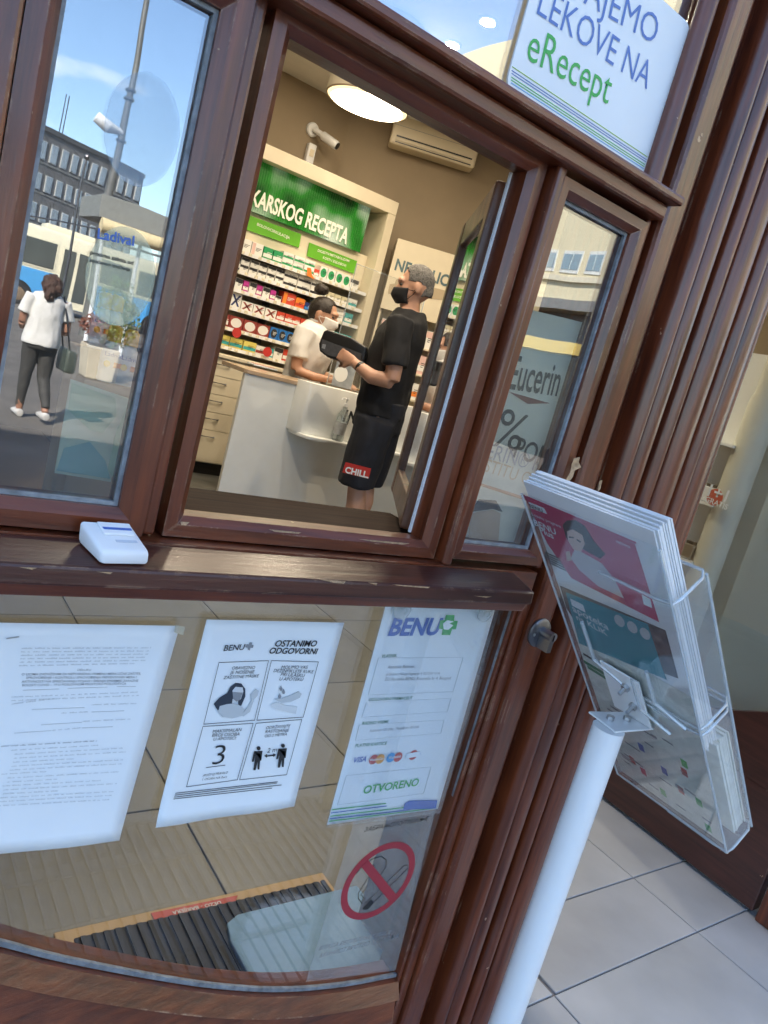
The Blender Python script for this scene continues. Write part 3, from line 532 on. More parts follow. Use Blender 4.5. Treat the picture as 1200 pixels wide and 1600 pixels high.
ROWS = [
 [(2, .10, .10, 'w', 'p', 'side'), (2, .085, .095, 'g', 'w', 'band'), (3, .10, .055, 'w', 'g', 'band', 2), (1, .05, .06, 'r', 'w', 'band'), (4, .075, .10, 'w', 'g', 'disc'), (1, .09, .085, 'w', 'k', 'top'), (5, .06, .11, 'l', 'w', 'top')],
 [(1, .04, .11, 'k', 'w', 'band'), (5, .075, .055, 'w', 'k', 'top', 2), (2, .125, .062, 'w', 'k', 'band', 2), (1, .10, .062, 'w', 'k', 'band', 2), (4, .07, .065, 'c', 'w', 'band'), (3, .09, .07, 'w', 't', 'band')],
 [(1, .04, .08, 'b', 'w', 'band'), (1, .065, .09, 'w', 'k', 'top'), (1, .05, .085, 'm', 'w', 'band'), (1, .065, .09, 'w', 'k', 'top'), (1, .05, .085, 'm', 'w', 'band'), (1, .065, .085, 'w', 'k', 'top'), (1, .05, .08, 'm', 'w', 'band'), (1, .06, .05, 'w', 'k', 'top'), (1, .12, .10, 'r', 'o', 'side'), (1, .09, .085, 'o', 'r', 'band'), (1, .09, .07, 'n', 'b', 'band'), (2, .155, .052, 'w', 'g', 'side', 2), (2, .08, .09, 't', 'w', 'band')],
 [(1, .03, .11, 'w', 'n', 'side'), (1, .095, .118, 'w', 'n', 'cross'), (3, .105, .075, 'w', 'd', 'cross'), (5, .075, .075, 'r', 'w', 'band'), (2, .09, .05, 'w', 'p', 'band'), (2, .09, .045, 't', 'w', 'band'), (2, .08, .09, 'w', 'g', 'band')],
 [(1, .05, .1, 'd', 'w', 'band'), (3, .12, .10, 'd', 'w', 'disc'), (5, .075, .10, 'b', 'k', 'disc'), (1, .035, .09, 'k', 'w', 'band'), (1, .06, .10, 'w', 'k', 'side'), (2, .08, .1, 't', 'w', 'band')],
 [(3, .115, .085, 'y', 't', 'band'), (1, .10, .075, 'w', 'd', 'band'), (1, .06, .075, 't', 'w', 'band'), (1, .085, .10, 'w', 'k', 'top'), (1, .10, .10, 'r', 'w', 'band'), (1, .05, .06, 'w', 'b', 'band')]]
for ri, row in enumerate(ROWS):
    x = [2.42, 2.42, 2.41, 2.41, 2.42, 2.40][ri]; z = SZ[ri]; pos_ = 0
    for it in row:
        n_, wd, h, c, a, st = it[:6]; lay = it[6] if len(it) > 6 else 1
        for k in range(n_):
            if x + wd > X1 - .02: break
            for l_ in range(lay):
                lb = '%s box with %s print, %s%s from left on the %s medicine shelf' % (CN[c], CN[a], ORD_[pos_], '' if lay == 1 else (' pile lower box', ' pile upper box')[l_], ROWN[ri])
                med(x, YS + .045 + random.uniform(0, .012), z + .0005 + l_ * (h + .001), wd - .003, h, .10, c, a, st, lb, 'medicine boxes on the green headed shelf unit', random.uniform(-.02, .02))
            x += wd + .004; pos_ += 1
for (px_, py_, zc) in (((370, 520), 0, 0), ((418, 550), 0, 0)):
    q = PY(*px_, 4.985); tt = thing('shelf_tag', ['round red offer tag clipped to the fifth shelf edge', 'round red offer tag standing on the lowest shelf'][0 if px_[0] < 400 else 1], 'tag', q, 'round red shelf tags')
    obj('disc', MB().prism(circ(((0, 4.985, 0), Yn), q, .04, 22), (0, .002, 0)), RED, tt); obj('clip', MB().box(q[0] - .006, q[0] + .006, 4.9875, 5.02, q[2] - .004, q[2] + .004), WPAINT, tt)
q = PY(486, 429, 4.985); tt = thing('shelf_tag', 'orange arrow shaped tag clipped to the top shelf edge', 'tag', q); obj('arrow', MB().prism([PY(*u, 4.985) for u in ((480, 418), (486, 419), (487, 428), (492, 437), (480, 431))], (0, .002, 0)), ORANGE, tt); obj('clip', MB().box(q[0] - .006, q[0] + .006, 4.9875, 5.02, q[2] - .004, q[2] + .004), WPAINT, tt)
# --- skin care unit on the right, angled
RU0 = PP(622, 372, (3.86, 5.0, 0), AWN); RUP = (RU0[0], RU0[1], 0)
ru = thing('skin_care_shelf_unit', 'white angled shelf unit with face care lettering behind the customer', 'shelf unit', (RU0[0] + .5, RU0[1] - .1, .03))
def rub(name, u0, u1, t0, t1, z0, z1, mat, bv=0.):
    q = lambda u, t, z: np.array(RUP) + WD2 * u - AWN * t + np.array([0, 0, z])
    return obj(name, MB().hexa([q(u0, t0, z0), q(u1, t0, z0), q(u1, t1, z0), q(u0, t1, z0)], [q(u0, t0, z1), q(u1, t0, z1), q(u1, t1, z1), q(u0, t1, z1)]), mat, ru, bv)
RT = RU0[2]; rub('header_panel', 0, 1.9, 0, .03, RT - .62, RT, CRM, .003); rub('side_panel', 0, .02, .0305, .30, .03, RT, CRM); rub('back_panel', .021, 1.9, .29, .31, .03, RT, CRM); rub('side_panel', 1.88, 1.9, .0305, .289, .03, RT, CRM)
RZ = [RT - .86, RT - 1.10, RT - 1.34, RT - 1.58]
for z in RZ: rub('shelf', .0205, 1.879, .01, .289, z - .02, z, CRM, .002)
rub('base_cabinet', .0205, 1.879, .02, .289, .031, RT - 1.8, CRM, .003)
RPL = (RUP, AWN); text('NEGA LICA', (616, 421), (712, 452), RPL, .003, pm('slate_letters', (.10, .16, .18), .4, .3, var=0), ru, bold=.03, height=.10)
decal('cloud_cutout', [(607, 452), (609, 444), (617, 443), (619, 437), (626, 434), (632, 438), (640, 440), (700, 455), (698, 470), (606, 459)], RPL, .002, pm('beige_cloud', (.45, .36, .24), .6, var=.05), ru)
rz_ = math.atan2(WD2[1], WD2[0])
for zi, z in enumerate(RZ[:3]):
    for k in range(9):
        c, a, st = [('w', 'p', 'top'), ('p', 'w', 'band'), ('w', 'o', 'band')][zi]; wd = .085; p = np.array(RUP) + WD2 * (.05 + k * .105) - AWN * .04
        med(p[0], p[1], z + .0005, wd, [.16, .17, .15][zi], .07, c, a, st, '%s skin care box with %s print, %s from left on the %s shelf' % (CN[c], CN[a], ORD_[k], ROWN[zi]), 'skin care boxes on the angled shelf unit', rz_)
# --- counter
YC = 3.6; ct = thing('pharmacy_counter', 'white pharmacy counter with curved raised front panel and dark lettering', 'counter', (2.6, 3.85, .03))
cpf = [(2.04, 3.98), (2.04, 3.62), (2.06, 3.60), (4.4, 3.60), (4.4, 3.98)]
obj('body', MB().box(2.04, 4.4, 3.6, 3.635, .031, .98), LAM, ct, .004); box('support', (2.5, 2.53, 3.6355, 3.97, .031, .98), LAM, ct)
obj('top', MB().prism([(x + (-.012 if x < 2.5 else 0), y - .012, .9805) for x, y in cpf], (0, 0, .028)), pm('warm_counter_top', (.5, .36, .24), .3, var=.05, coat=.4), ct, .004)
cpn = [(2.41, 3.598)] + [(2.41 + .05 * (1 - math.cos(a)), 3.598 - .13 * math.sin(a)) for a in [k * math.pi / 16 for k in range(1, 9)]] + [(3.9, 3.468), (3.9, 3.598)]
obj('raised_panel', MB().prism([(x, y, .69) for x, y in cpn], (0, 0, .335)), LAM, ct, .003, smooth=True)
cps = [(2.43, 3.599)] + [(2.43 + .06 * (1 - math.cos(a)), 3.599 - .22 * math.sin(a)) for a in [k * math.pi / 16 for k in range(1, 9)]] + [(3.9, 3.379), (3.9, 3.599)]
obj('bag_ledge', MB().prism([(x, y, .668) for x, y in cps], (0, 0, .0215)), LAM, ct, .003, smooth=True)
text('IN', (534, 660), (556, 668), ((0, 3.468, 0), Yn), .002, pm('dark_letters', (.02, .025, .03), .4, var=0), ct, bold=.015)
# plexiglass screen
sc2 = thing('plexiglass_screen', 'tall clear plexiglass screen standing on the pharmacy counter', 'screen', (2.95, 3.75, 1.01))
pq = [PY(*u, 3.72) for u in ((511, 606), (546, 332), (600, 356), (640, 640))]; zt = 1.86
xa, xb = pq[0][0] - .01, pq[0][0] + .62
box('sheet', (xa, xb, 3.72, 3.725, 1.012, zt), ACR, sc2); obj('edge', MB().tube([(xa, 3.7225, 1.012), (xa, 3.7225, zt), (xb, 3.7225, zt), (xb, 3.7225, 1.012)], .0035, 8), ACE, sc2)
box('foot', (xa + .05, xa + .12, 3.65, 3.80, 1.0085, 1.0118), ACR, sc2); box('notice', (xa + .035, xa + .20, 3.716, 3.7195, 1.03, 1.27), pm('grey_notice', (.33, .38, .44), .5, var=.3, scale=12), sc2)
obj('notice_disc', MB().prism(circ(((0, 3.7155, 0), Yn), (xa + .09, 3.7155, 1.12), .055, 24), (0, -.0006, 0)), WHITE, sc2)
# sanitiser bottle
sb_ = PY(527, 686, 3.43); bt = thing('sanitiser_bottle', 'clear pump bottle of hand sanitiser on the counter ledge', 'bottle', (sb_[0], 3.43, .69))
PET = glass('clear_plastic', .10, (.85, .9, .9), .05, .16)
obj('bottle', MB().lathe((sb_[0], 3.43, .6905), [(.036, 0), (.04, .006), (.04, .15), (.036, .18), (.016, .215), (.014, .235)], 20), PET, bt, smooth=True); obj('label', MB().lathe((sb_[0], 3.43, .735), [(.0406, 0), (.0406, .085)], 20), pm('grey_label', (.5, .52, .54), .5, var=.2, scale=50), bt, smooth=True)
obj('pump', MB().lathe((sb_[0], 3.43, .926), [(.015, 0), (.013, .02), (.006, .022), (.006, .045), (.012, .047), (.012, .06), (0, .06)], 14), WPAINT, bt, smooth=True).data; obj('nozzle', MB().tube([(sb_[0], 3.43, .979), (sb_[0] - .05, 3.41, .977), (sb_[0] - .055, 3.407, .965)], .005, 8), WPAINT, bt)
# till screen, papers and trays on the counter
mo = PY(592, 545, 3.95); mn = thing('till_monitor', 'slim till monitor tilted on the counter beside the customer', 'monitor', (mo[0], 3.95, 1.01))
obj('screen', MB().hexa([(mo[0] - .06, 3.99, 1.10), (mo[0] + .2, 3.85, 1.10), (mo[0] + .2, 3.83, 1.36), (mo[0] - .06, 3.97, 1.36)], [(mo[0] - .05, 4.01, 1.10), (mo[0] + .21, 3.87, 1.10), (mo[0] + .21, 3.85, 1.36), (mo[0] - .05, 3.99, 1.36)]), pm('pale_screen', (.5, .54, .52), .3, var=.05), mn, .004); box('stand', (mo[0] + .04, mo[0] + .1, 3.92, 3.99, 1.0085, 1.105), DSTEEL, mn); box('base', (mo[0] - .02, mo[0] + .16, 3.90, 4.05, 1.0082, 1.016), DSTEEL, mn)
for k, (u, nm) in enumerate((((410, 573), 'flat white leaflet stack at the left end of the counter'), ((497, 592), 'small clear tray of cards by the pharmacist hand'), ((560, 610), 'brown wooden tray under the customer pouch'))):
    q = PZ(*u, 1.012); o = thing('counter_tray', nm, 'tray', (q[0], q[1], 1.0085)); w2 = (.10, .08, .12)[k]
    box('tray', (q[0] - w2, q[0] + w2, q[1] - .06, q[1] + .06, 1.0087, 1.02), (WHITE, ACE, pm('tray_wood', (.3, .17, .08), .5))[k], o, .002); box('sheet', (q[0] - w2 * .8, q[0] + w2 * .8, q[1] - .045, q[1] + .045, 1.0205, 1.024), (pm('pink_leaflet', (.6, .3, .25), .5), WHITE, pm('tan_card', (.45, .3, .16), .6))[k], o)
# --- shop window display at the left (behind the left pane)
dk = thing('added_backdrop', 'dark plain panel added behind the left pane so the street reflection dominates', 'panel', (.2, .62, .955))  # added dark panel, hides the lit room so the reflection dominates
bq0, bq1 = PY(255, 300, .62), PY(330, 560, .62)
obj('panel', MB().box(-1.2, bq0[0] + .055, .62, .64, .955, 2.3), pm('dark_brown_panel', (.05, .04, .032), .7, var=.2), dk); box('shelf', (-1.2, .30, .06, .619, .955, .970), pm('display_shelf', (.13, .085, .05), .5, var=.2), dk)
ld = thing('sunscreen_board', 'pale printed cardboard poster panel with green swirls in the left window', 'poster', (.33, .3, 1.0))
DP = ((0, .085, 0), Yn)
decal('board', [(110, 592), (200, 622), (172, 752), (85, 738)], DP, 0, pm('mint_card', (.55, .68, .52), .6, var=.12, scale=7), ld, .003)
decal('swirl', [(112, 598), (180, 622), (182, 650), (160, 676), (140, 672), (106, 640)], DP, .004, pm('mint_print', (.40, .62, .42), .6, var=.1), ld); decal('swirl', [(200, 630), (196, 690), (176, 745), (168, 735), (180, 680)], DP, .004, pm('mint_print', (.4, .62, .42), .6), ld); decal('swirl', [(100, 700), (140, 690), (165, 720), (172, 748), (88, 735)], DP, .004, pm('sea_print', (.25, .5, .48), .6, var=.1), ld)
dcs = thing('cardboard_display', 'stepped cardboard display for sunscreen bottles in the left window', 'display', (.4, .3, 1.0))
st0 = PY(185, 600, .125); st1 = PY(165, 548, .165); zz0, zz1 = st0[2], st1[2]
KRAFT = pm('cardboard', (.42, .33, .22), .8, var=.1)
box('step', (st0[0] - .045, st0[0] + .025, .105, .145, .971, zz0), KRAFT, dcs, .002); box('step', (st0[0] - .05, st0[0] + .03, .146, .19, .971, zz1), KRAFT, dcs, .002)
hq = [(172, 532), (212, 543), (209, 556), (169, 545)]; decal('header_card', hq, ((0, .146, 0), Yn), 0, WHITE, dcs, .002); text('Ladival Ladival', (173, 543), (207, 552), ((0, .146, 0), Yn), .003, BLUE, dcs)
def bottle(px, py, y, k, lab):
    q = PY(px, py, y); h = .05; e = thing('sunscreen_bottle', lab, 'bottle', q, 'sunscreen bottles in the left window')
    obj('bottle', MB().tube([(q[0], y, q[2]), (q[0], y, q[2] + .004), (q[0], y, q[2] + h * .8), (q[0], y, q[2] + h)], [(.010, .008), (.0122, .010), (.0122, .010), (.007, .007)], 16), WPAINT, e, smooth=True)
    obj('cap', MB().tube([(q[0], y, q[2] + h + .0003), (q[0], y, q[2] + h + .016), (q[0], y, q[2] + h + .02)], [(.0085, .008), (.0085, .008), (.005, .005)], 14), pm('yellow_cap', (.75, .42, .04), .35, var=.03), e, smooth=True)
    A = np.array([q[0] - .010, y - .0108, q[2] + h * .66]); text3('Ladival', A, A + [.020, 0, 0], Yn, .0006, BLUE, e)
    obj('sun_mark', MB().prism([(q[0] - .006 + .004 * math.cos(a), y - .0112, q[2] + h * .48 + .004 * math.sin(a)) for a in [i * math.pi / 6 for i in range(12)]], (0, -.0003, 0)), YEL, e); obj('factor_patch', MB().box(q[0] + .002, q[0] + .011, y - .0114, y - .0109, q[2] + h * .42, q[2] + h * .54), ORANGE, e)
bottle(165, 598, .125, 0, 'front left sunscreen bottle with yellow cap in the left window'); bottle(191, 604, .125, 1, 'front right sunscreen bottle with yellow cap in the left window')
bottle(150, 545, .168, 2, 'rear left sunscreen bottle on the upper cardboard step'); bottle(168, 549, .168, 3, 'rear right sunscreen bottle on the upper cardboard step')
# round translucent stickers on the inside of the left pane
for (c, rr, nm, mt) in (((220, 205), .036, 'large pale blue round film sticker high on the left pane', sheet('blue_film', (.55, .75, .95), .13)), ((186, 432), .034, 'pale yellow round film sticker lower on the left pane', sheet('yellow_film', (.85, .88, .62), .2))):
    q = PY(*c, .0065); e = thing('window_sticker', nm, 'sticker', q); obj('film', MB().prism([(q[0] + rr * math.cos(a), -.0009, q[2] + 1.45 * rr * math.sin(a)) for a in [i * math.pi / 24 for i in range(48)]], (0, .0006, 0)), mt, e)
    PL = ((0, -.0012, 0), Yn)
    if c[1] > 300:
        text('Ladival', (152, 372), (209, 384), PL, .0002, BLUE, e, bold=.02); text('prozirna zaštita od', (141, 397), (208, 414), PL, .0002, INK, e, bold=.02); text('sunčevog zračenja', (140, 409), (203, 424), PL, .0002, INK, e, bold=.02)
# skin care poster behind the right pane
po = thing('skin_care_poster', 'grey poster with black lettering behind the narrow right pane', 'poster', (1.0, .2, 1.0))
RP = ((0, .03, 0), Yn)
decal('sheet', [(812, 480), (915, 505), (800, 885), (680, 865)], RP, 0, pm('grey_poster', (.66, .63, .5), .6, var=.15, scale=4), po, .002)
text('Eucerin', (791, 606), (868, 618), RP, .003, INK, po, bold=.012, height=.052); decal('triangle', [(795, 612), (859, 630), (824, 631)], RP, .003, pm('maroon', (.16, .03, .03), .5, var=0), po); text('%', (766, 693), (808, 706), RP, .003, INK, po, height=.062); text('POPUSTA', (799, 713), (905, 747), RP, .003, INK, po, bold=.012, height=.034)
text('EUCERIN® PREPARATE', (708, 702), (930, 760), RP, .003, GREY, po); text('ZA ZAŠTITU OD SUNCA', (690, 716), (900, 780), RP, .003, pm('tan_ink', (.5, .35, .2), .6, var=0), po); decal('stripe', [(742, 752), (825, 778), (824, 783), (741, 756)], RP, .003, pm('rust_ink', (.4, .16, .06), .6, var=0), po)
decal('portrait_hair', [(735, 800), (748, 780), (775, 782), (785, 800), (770, 795), (748, 798)], RP, .003, INK, po); decal('portrait_face', [(738, 802), (748, 799), (770, 796), (782, 802), (778, 850), (730, 842)], RP, .0028, pm('portrait_skin', (.5, .36, .25), .6), po)
# floor mats inside
mt_ = thing('disinfection_mat', 'black ribbed disinfection mat in a tan frame with red label', 'mat', (.7, .3, .03))
f0, f1 = PZ(84, 1466, .03), PZ(500, 1378, .03); yb = .42
box('frame', (f0[0], 1.06, .08, yb, .0305, .036), pm('tan_frame', (.55, .38, .2), .6, var=.1), mt_, .003); box('pad', (f0[0] + .03, 1.03, .085, yb - .03, .0362, .042), RUB, mt_, .003)
for k in range(26): box('rib', (f0[0] + .04 + k * .022, f0[0] + .05 + k * .022, .09, yb - .035, .0422, .047), RUB, mt_)
lbm = ((0, 0, .037), (0, 0, 1)); decal('label', [(236, 1427), (372, 1399), (367, 1411), (241, 1437)], lbm, .0006, RED, mt_)
text3('DEZO - BARIJERA', PZ(344, 1408, .0385), PZ(268, 1424, .0385), (0, 0, 1), .0004, WHITE, mt_, bold=.01)
bm2 = thing('blue_floor_mat', 'light blue floor mat with rounded corner just inside the door', 'mat', (.9, .2, .03))
bp = [PZ(*u, .05) for u in ((360, 1475), (372, 1452), (395, 1440), (600, 1390))]; bx = bp[0][0]
obj('pad', MB().prism([(bx, .09, .0475), (bx - .002, bp[0][1], .0475), (bx + .01, bp[1][1] + .015, .0475), (bx + .04, bp[1][1] + .03, .0475), (1.10, bp[1][1] + .03, .0475), (1.10, .09, .0475)], (0, 0, .012)), pm('blue_foam', (.22, .40, .62), .7, var=.06, scale=80), bm2, .003); box('border', (bx - .06, bx - .003, .088, .17, .0475, .053), pm('grey_border', (.3, .32, .34), .6), bm2)

# ================================================================== NOTICES ON THE GLASS
NP = ((0, -.004, 0), Yn)
def paper(name, label, cat, quad, mat=WHITE, y=-.0045, nx=14, nz_=18, curl=.004):
    e = thing(name, label, cat, PY(*quad[3], y)); c = [PY(*q, y) for q in quad]; v = []
    for j in range(nz_ + 1):
        for i in range(nx + 1):
            u, w_ = i / nx, j / nz_; p = (1 - w_) * ((1 - u) * c[0] + u * c[1]) + w_ * ((1 - u) * c[3] + u * c[2])
            d = curl * max(0, (w_ - .86) / .14) ** 2 * (.4 + .6 * math.sin(u * 5 + 1) ** 2); p = p + Yn * d; v.append(p)
    f = [(j * (nx + 1) + i, j * (nx + 1) + i + 1, (j + 1) * (nx + 1) + i + 1, (j + 1) * (nx + 1) + i) for j in range(nz_) for i in range(nx)]
    o = obj('sheet', MB().add(v, f), mat, e, smooth=True); sm = o.modifiers.new('thick', 'SOLIDIFY'); sm.thickness = .0003; sm.offset = -1
    return e
# typed decision sheet
tp = paper('typed_notice', 'large typed paper notice in a plastic sleeve on the door glass', 'notice', [(-60, 972), (281, 978), (186, 1312), (-170, 1352)])
LN = ['O LICIMA ZADUŽENIM ZA NEPOSREDNU PRIMENU MERA LIČNE ZAŠTITE,', 'SPROVOĐENJE I KONTROLU SPROVOĐENJA PREVENTIVNIH MERA I', 'AKTIVNOSTI NA SPREČAVANJU POJAVE I ŠIRENJA EPIDEMIJE ZARAZNE', 'BOLESTI COVID – 19 U POSLOVNOM PROSTORU POSLODAVCA']
text('ODLUKU', (120, 1047), (141, 1047), NP, .002, GREY, tp)
for i, (l, a, b) in enumerate(zip(LN, [(33, 1054), (40, 1059.5), (33, 1065.5), (34, 1071)], [(219, 1053), (212, 1058.5), (215, 1064), (196, 1068.5)])): text(l, a, b, NP, .002, GREY, tp, bold=.005)
def scribble(e, a, b, seed, mat, hh=.0016, gap=.25):
    rnd = random.Random(seed); A, B = PY(*a, -.0066), PY(*b, -.0066); d = B - A; Ln = np.linalg.norm(d); d /= Ln; up = np.cross(Yn, d); x = 0; m = MB()
    while x < Ln:
        wl = min(rnd.uniform(.003, .013), Ln - x); p = A + d * x; k = 0
        while k < wl - .0008:
            c_ = rnd.uniform(.0007, .0014); h_ = hh * rnd.uniform(.5, 1.05); q = p + d * k; m.add([q, q + d * c_ * .6, q + d * c_ * .6 + up * h_, q + up * h_], [(0, 1, 2, 3)]); k += c_
        x += wl + .0022
    o = obj('typed_line', m, mat, e)
def vpx(x, y): return (x, y)
for i in range(6): scribble(tp, (34 - i * .8, 1014 + i * 5.4), (236 - i * 2.2 - (14 if i == 5 else 0), 1013 + i * 4.9), i, PALE)
for i in range(3): scribble(tp, (18, 1090 + i * 5.5), ((218, 218, 85)[i], 1082 + i * 5.2), 20 + i, PALE)
for (a, b) in (((143, 1102), (214, 1100)), ((96, 1115), (138, 1113)), ((129, 1128), (208, 1124)), ((82, 1142), (126, 1138))): scribble(tp, a, b, a[0], PALE)
for (a, b) in (((36, 1079), (92, 1077)), ((106, 1076), (168, 1074)), ((183, 1073), (212, 1073)), ((50, 1109), (132, 1106)), ((143, 1113), (194, 1111)), ((64, 1133), (128, 1129)), ((128, 1138), (176, 1136)), ((22, 1146), (80, 1142))):
    A, B = PY(*a, -.0068), PY(*b, -.0068); obj('rule', MB().prism([A, B, B + [0, 0, .0004], A + [0, 0, .0004]], (0, .0004, 0)), PALE, tp)
for i in range(16):
    x0 = [2, 18, 24, 24, 24, 22, 20, 8, 18, 18, 12, 14, 14, 10, 4, 8][i]; y0 = 1167 + i * 6.2; x1 = [152, 155, 198, 198, 122, 196, 194, 80, 192, 95, 166, 190, 100, 186, 184, 182][i]
    scribble(tp, (x0 - i * .8, y0), (x1 - i * .6, y0 - (x1 - x0) * .058), 40 + i, GREY if i == 0 else PALE)
decal('staple', [(10, 997), (30, 994), (30, 995.5), (10, 998.5)], NP, .003, STEEL, tp)
decal('tape', [(274, 977), (289, 979), (286, 992), (272, 988)], NP, .002, sheet('clear_tape', (.7, .65, .5), .35), tp)
# pictogram poster
pg = paper('pictogram_poster', 'white paper poster with four pictogram boxes on the door glass', 'poster', [(323, 968), (538, 973), (459, 1259), (242, 1291)])
def T(s_, a, b, mat=INK, e=None, **k): return text(s_, a, b, NP, .0022, mat, e, **k)
T('BENU', (348, 1016), (381, 1014), INK, pg, bold=.01, shear=.15); T('OSTANIMO', (428, 1009), (493, 1009), INK, pg, bold=.02, shear=.15); T('ODGOVORNI', (419, 1020), (494, 1021), INK, pg, bold=.02, shear=.15)
decal('cross_mark', [(385, 1007), (389, 1007), (390, 1004), (394, 1004), (393, 1007), (396, 1008), (395, 1012), (391, 1012), (390, 1016), (387, 1015), (387, 1012), (383, 1011)], NP, .0022, GREY, pg)
def frame(e, q, mat=INK, wd=.8):
    P = [PY(*u, -.0063) for u in q]; c = sum(P) / 4
    ins = [p + (c - p) / np.linalg.norm(c - p) * .0011 * wd for p in P]
    return obj('frame_line', MB().ring(P, ins, (0, .0003, 0)), mat, e)
frame(pg, [(342, 1035), (420, 1032), (398, 1126), (318, 1132)]); frame(pg, [(424, 1032), (498, 1034), (474, 1121), (401, 1126)]); frame(pg, [(317, 1135), (396, 1130), (371, 1219), (291, 1230)]); frame(pg, [(400, 1130), (472, 1124), (448, 1211), (374, 1219)])
for s_, a, b in (('OBAVEZNO', (361, 1045), (397, 1044)), ('JE NOŠENJE', (358, 1052), (396, 1051)), ('ZAŠTITNE MASKE', (348, 1060), (403, 1057)), ('MOLIMO VAS', (438, 1044), (479, 1044)), ('DEZINFIKUJTE RUKE', (426, 1049), (488, 1051)), ('PRI ULASKU', (437, 1055), (474, 1057)), ('U APOTEKU', (435, 1062), (472, 1063)), ('MAKSIMALAN', (331, 1144), (376, 1141)), ('BROJ OSOBA', (330, 1150), (373, 1148)), ('U APOTECI:', (332, 1156), (368, 1154)), ('ODRŽAVAJTE', (414, 1138), (452, 1135)), ('RASTOJANJE', (413, 1144), (450, 1142)), ('OD 2 METRA', (412, 1151), (447, 1148)), ('(POŠTUJ PRAVILO', (316, 1212), (355, 1207)), ('1 OSOBA NA 9m²)', (315, 1218), (353, 1214)), ('2 m', (416, 1175), (431, 1173))): T(s_, a, b, INK, pg, shear=.1)
hair = decal('pictogram_hair', [(340, 1110), (334, 1100), (343, 1090), (355, 1083), (360, 1073), (368, 1067), (377, 1068), (383, 1076), (383, 1088), (377, 1102), (372, 1104), (372, 1090), (363, 1092), (362, 1100), (352, 1102), (344, 1106)], NP, .0022, pm('charcoal_ink', (.03, .04, .06), .6, var=0), pg)
decal('pictogram_body', [(341, 1112), (343, 1103), (354, 1100), (363, 1099), (373, 1101), (382, 1108), (378, 1118), (362, 1122), (348, 1120)], NP, .0025, PALE, pg); decal('pictogram_face', [(363, 1079), (368, 1073), (379, 1074), (380, 1080), (376, 1092), (370, 1096), (364, 1092)], NP, .003, pm('face_ink', (.62, .64, .66), .6, var=0), pg); decal('pictogram_mask', [(363, 1081), (379, 1082), (375, 1093), (369, 1096), (364, 1091)], NP, .0034, GREY, pg)
decal('pictogram_arm', [(376, 1117), (386, 1106), (393, 1094), (391, 1085), (396, 1081), (399, 1076), (404, 1079), (402, 1087), (397, 1092), (390, 1112), (380, 1119)], NP, .0022, PALE, pg)
for q in ((439, 1075), (443, 1080), (437, 1087)): decal('drop', [(q[0], q[1] - 4), (q[0] + 2.4, q[1] + 1), (q[0] + 1, q[1] + 4), (q[0] - 1.5, q[1] + 4), (q[0] - 2.4, q[1] + 1)], NP, .0028, GREY, pg)
decal('pictogram_hand', [(428, 1092), (440, 1091), (455, 1086), (466, 1080), (471, 1084), (468, 1090), (455, 1096), (440, 1098)], NP, .0022, PALE, pg); decal('pictogram_hand', [(421, 1101), (432, 1097), (446, 1102), (464, 1104), (462, 1115), (448, 1112), (430, 1107)], NP, .0024, pm('pale_hand', (.64, .66, .67), .6, var=0), pg)
text('3', (330, 1194), (348, 1191), NP, .0024, INK, pg, bold=-.012, height=.031)
for (x, y) in ((402, 1169), (440, 1165)):
    decal('figure_head', [(x + 2 + 3 * math.cos(a), y + 3 * math.sin(a)) for a in [k * math.pi / 6 for k in range(12)]], NP, .0022, INK, pg)
    decal('figure_body', [(x - 5, y + 5), (x + 8, y + 4), (x + 6, y + 19), (x + 4, y + 19), (x + 5, y + 9), (x + 3, y + 33), (x + .5, y + 33), (x + .5, y + 20), (x - 3, y + 34), (x - 6, y + 34), (x - 3, y + 10), (x - 6, y + 21), (x - 8.5, y + 21)], NP, .0022, INK, pg)
decal('arrow', [(413, 1181), (417, 1178), (417, 1180.4), (427, 1179), (427, 1177), (431, 1179), (427, 1182.5), (427, 1180.8), (417, 1182), (417, 1184)], NP, .0022, INK, pg)
for k, (a, b) in enumerate((((274, 1240), (434, 1222)), ((273, 1243), (433, 1224)), ((272, 1246), (440, 1227)), ((271, 1249), (425, 1232)), ((322, 1200), (352, 1196)))):
    A, B = PY(*a, -.0068), PY(*b, -.0068); obj('rule', MB().prism([A, B, B + [0, 0, .0007], A + [0, 0, .0007]], (0, .0004, 0)), INK, pg)
# acrylic licence sheet with suction cups
li = paper('licence_sheet', 'tall printed sheet with blue and green logo in a clear holder with suction cups', 'sign', [(605, 938), (776, 944), (684, 1264), (511, 1289)], y=-.010, curl=0)
LP2 = ((0, -.0105, 0), Yn)
def T2(s_, a, b, mat, **k): return text(s_, a, b, LP2, .0012, mat, li, **k)
T2('BENU', (605, 992), (685, 991), BLUE, bold=.035, shear=.12)
decal('cross', [(697, 961), (710, 961), (709, 970), (715, 970), (712, 983), (706, 983), (703, 992), (690, 992), (692, 983), (685, 982), (688, 969), (695, 969)], LP2, .0014, GREEN, li); decal('leaf', [(693, 983), (692, 974), (699, 969), (709, 971), (702, 974), (708, 977), (700, 984)], LP2, .002, WHITE, li)
for s_, a, b in (('VLASNIK', (595, 1027), (619, 1026)), ('ODGOVORNI FARMACEUT', (575, 1095), (643, 1092)), ('RADNO VREME', (565, 1132), (606, 1129)), ('PLATNE KARTICE', (554, 1167), (603, 1163))): T2(s_, a, b, DGRN, bold=.01)
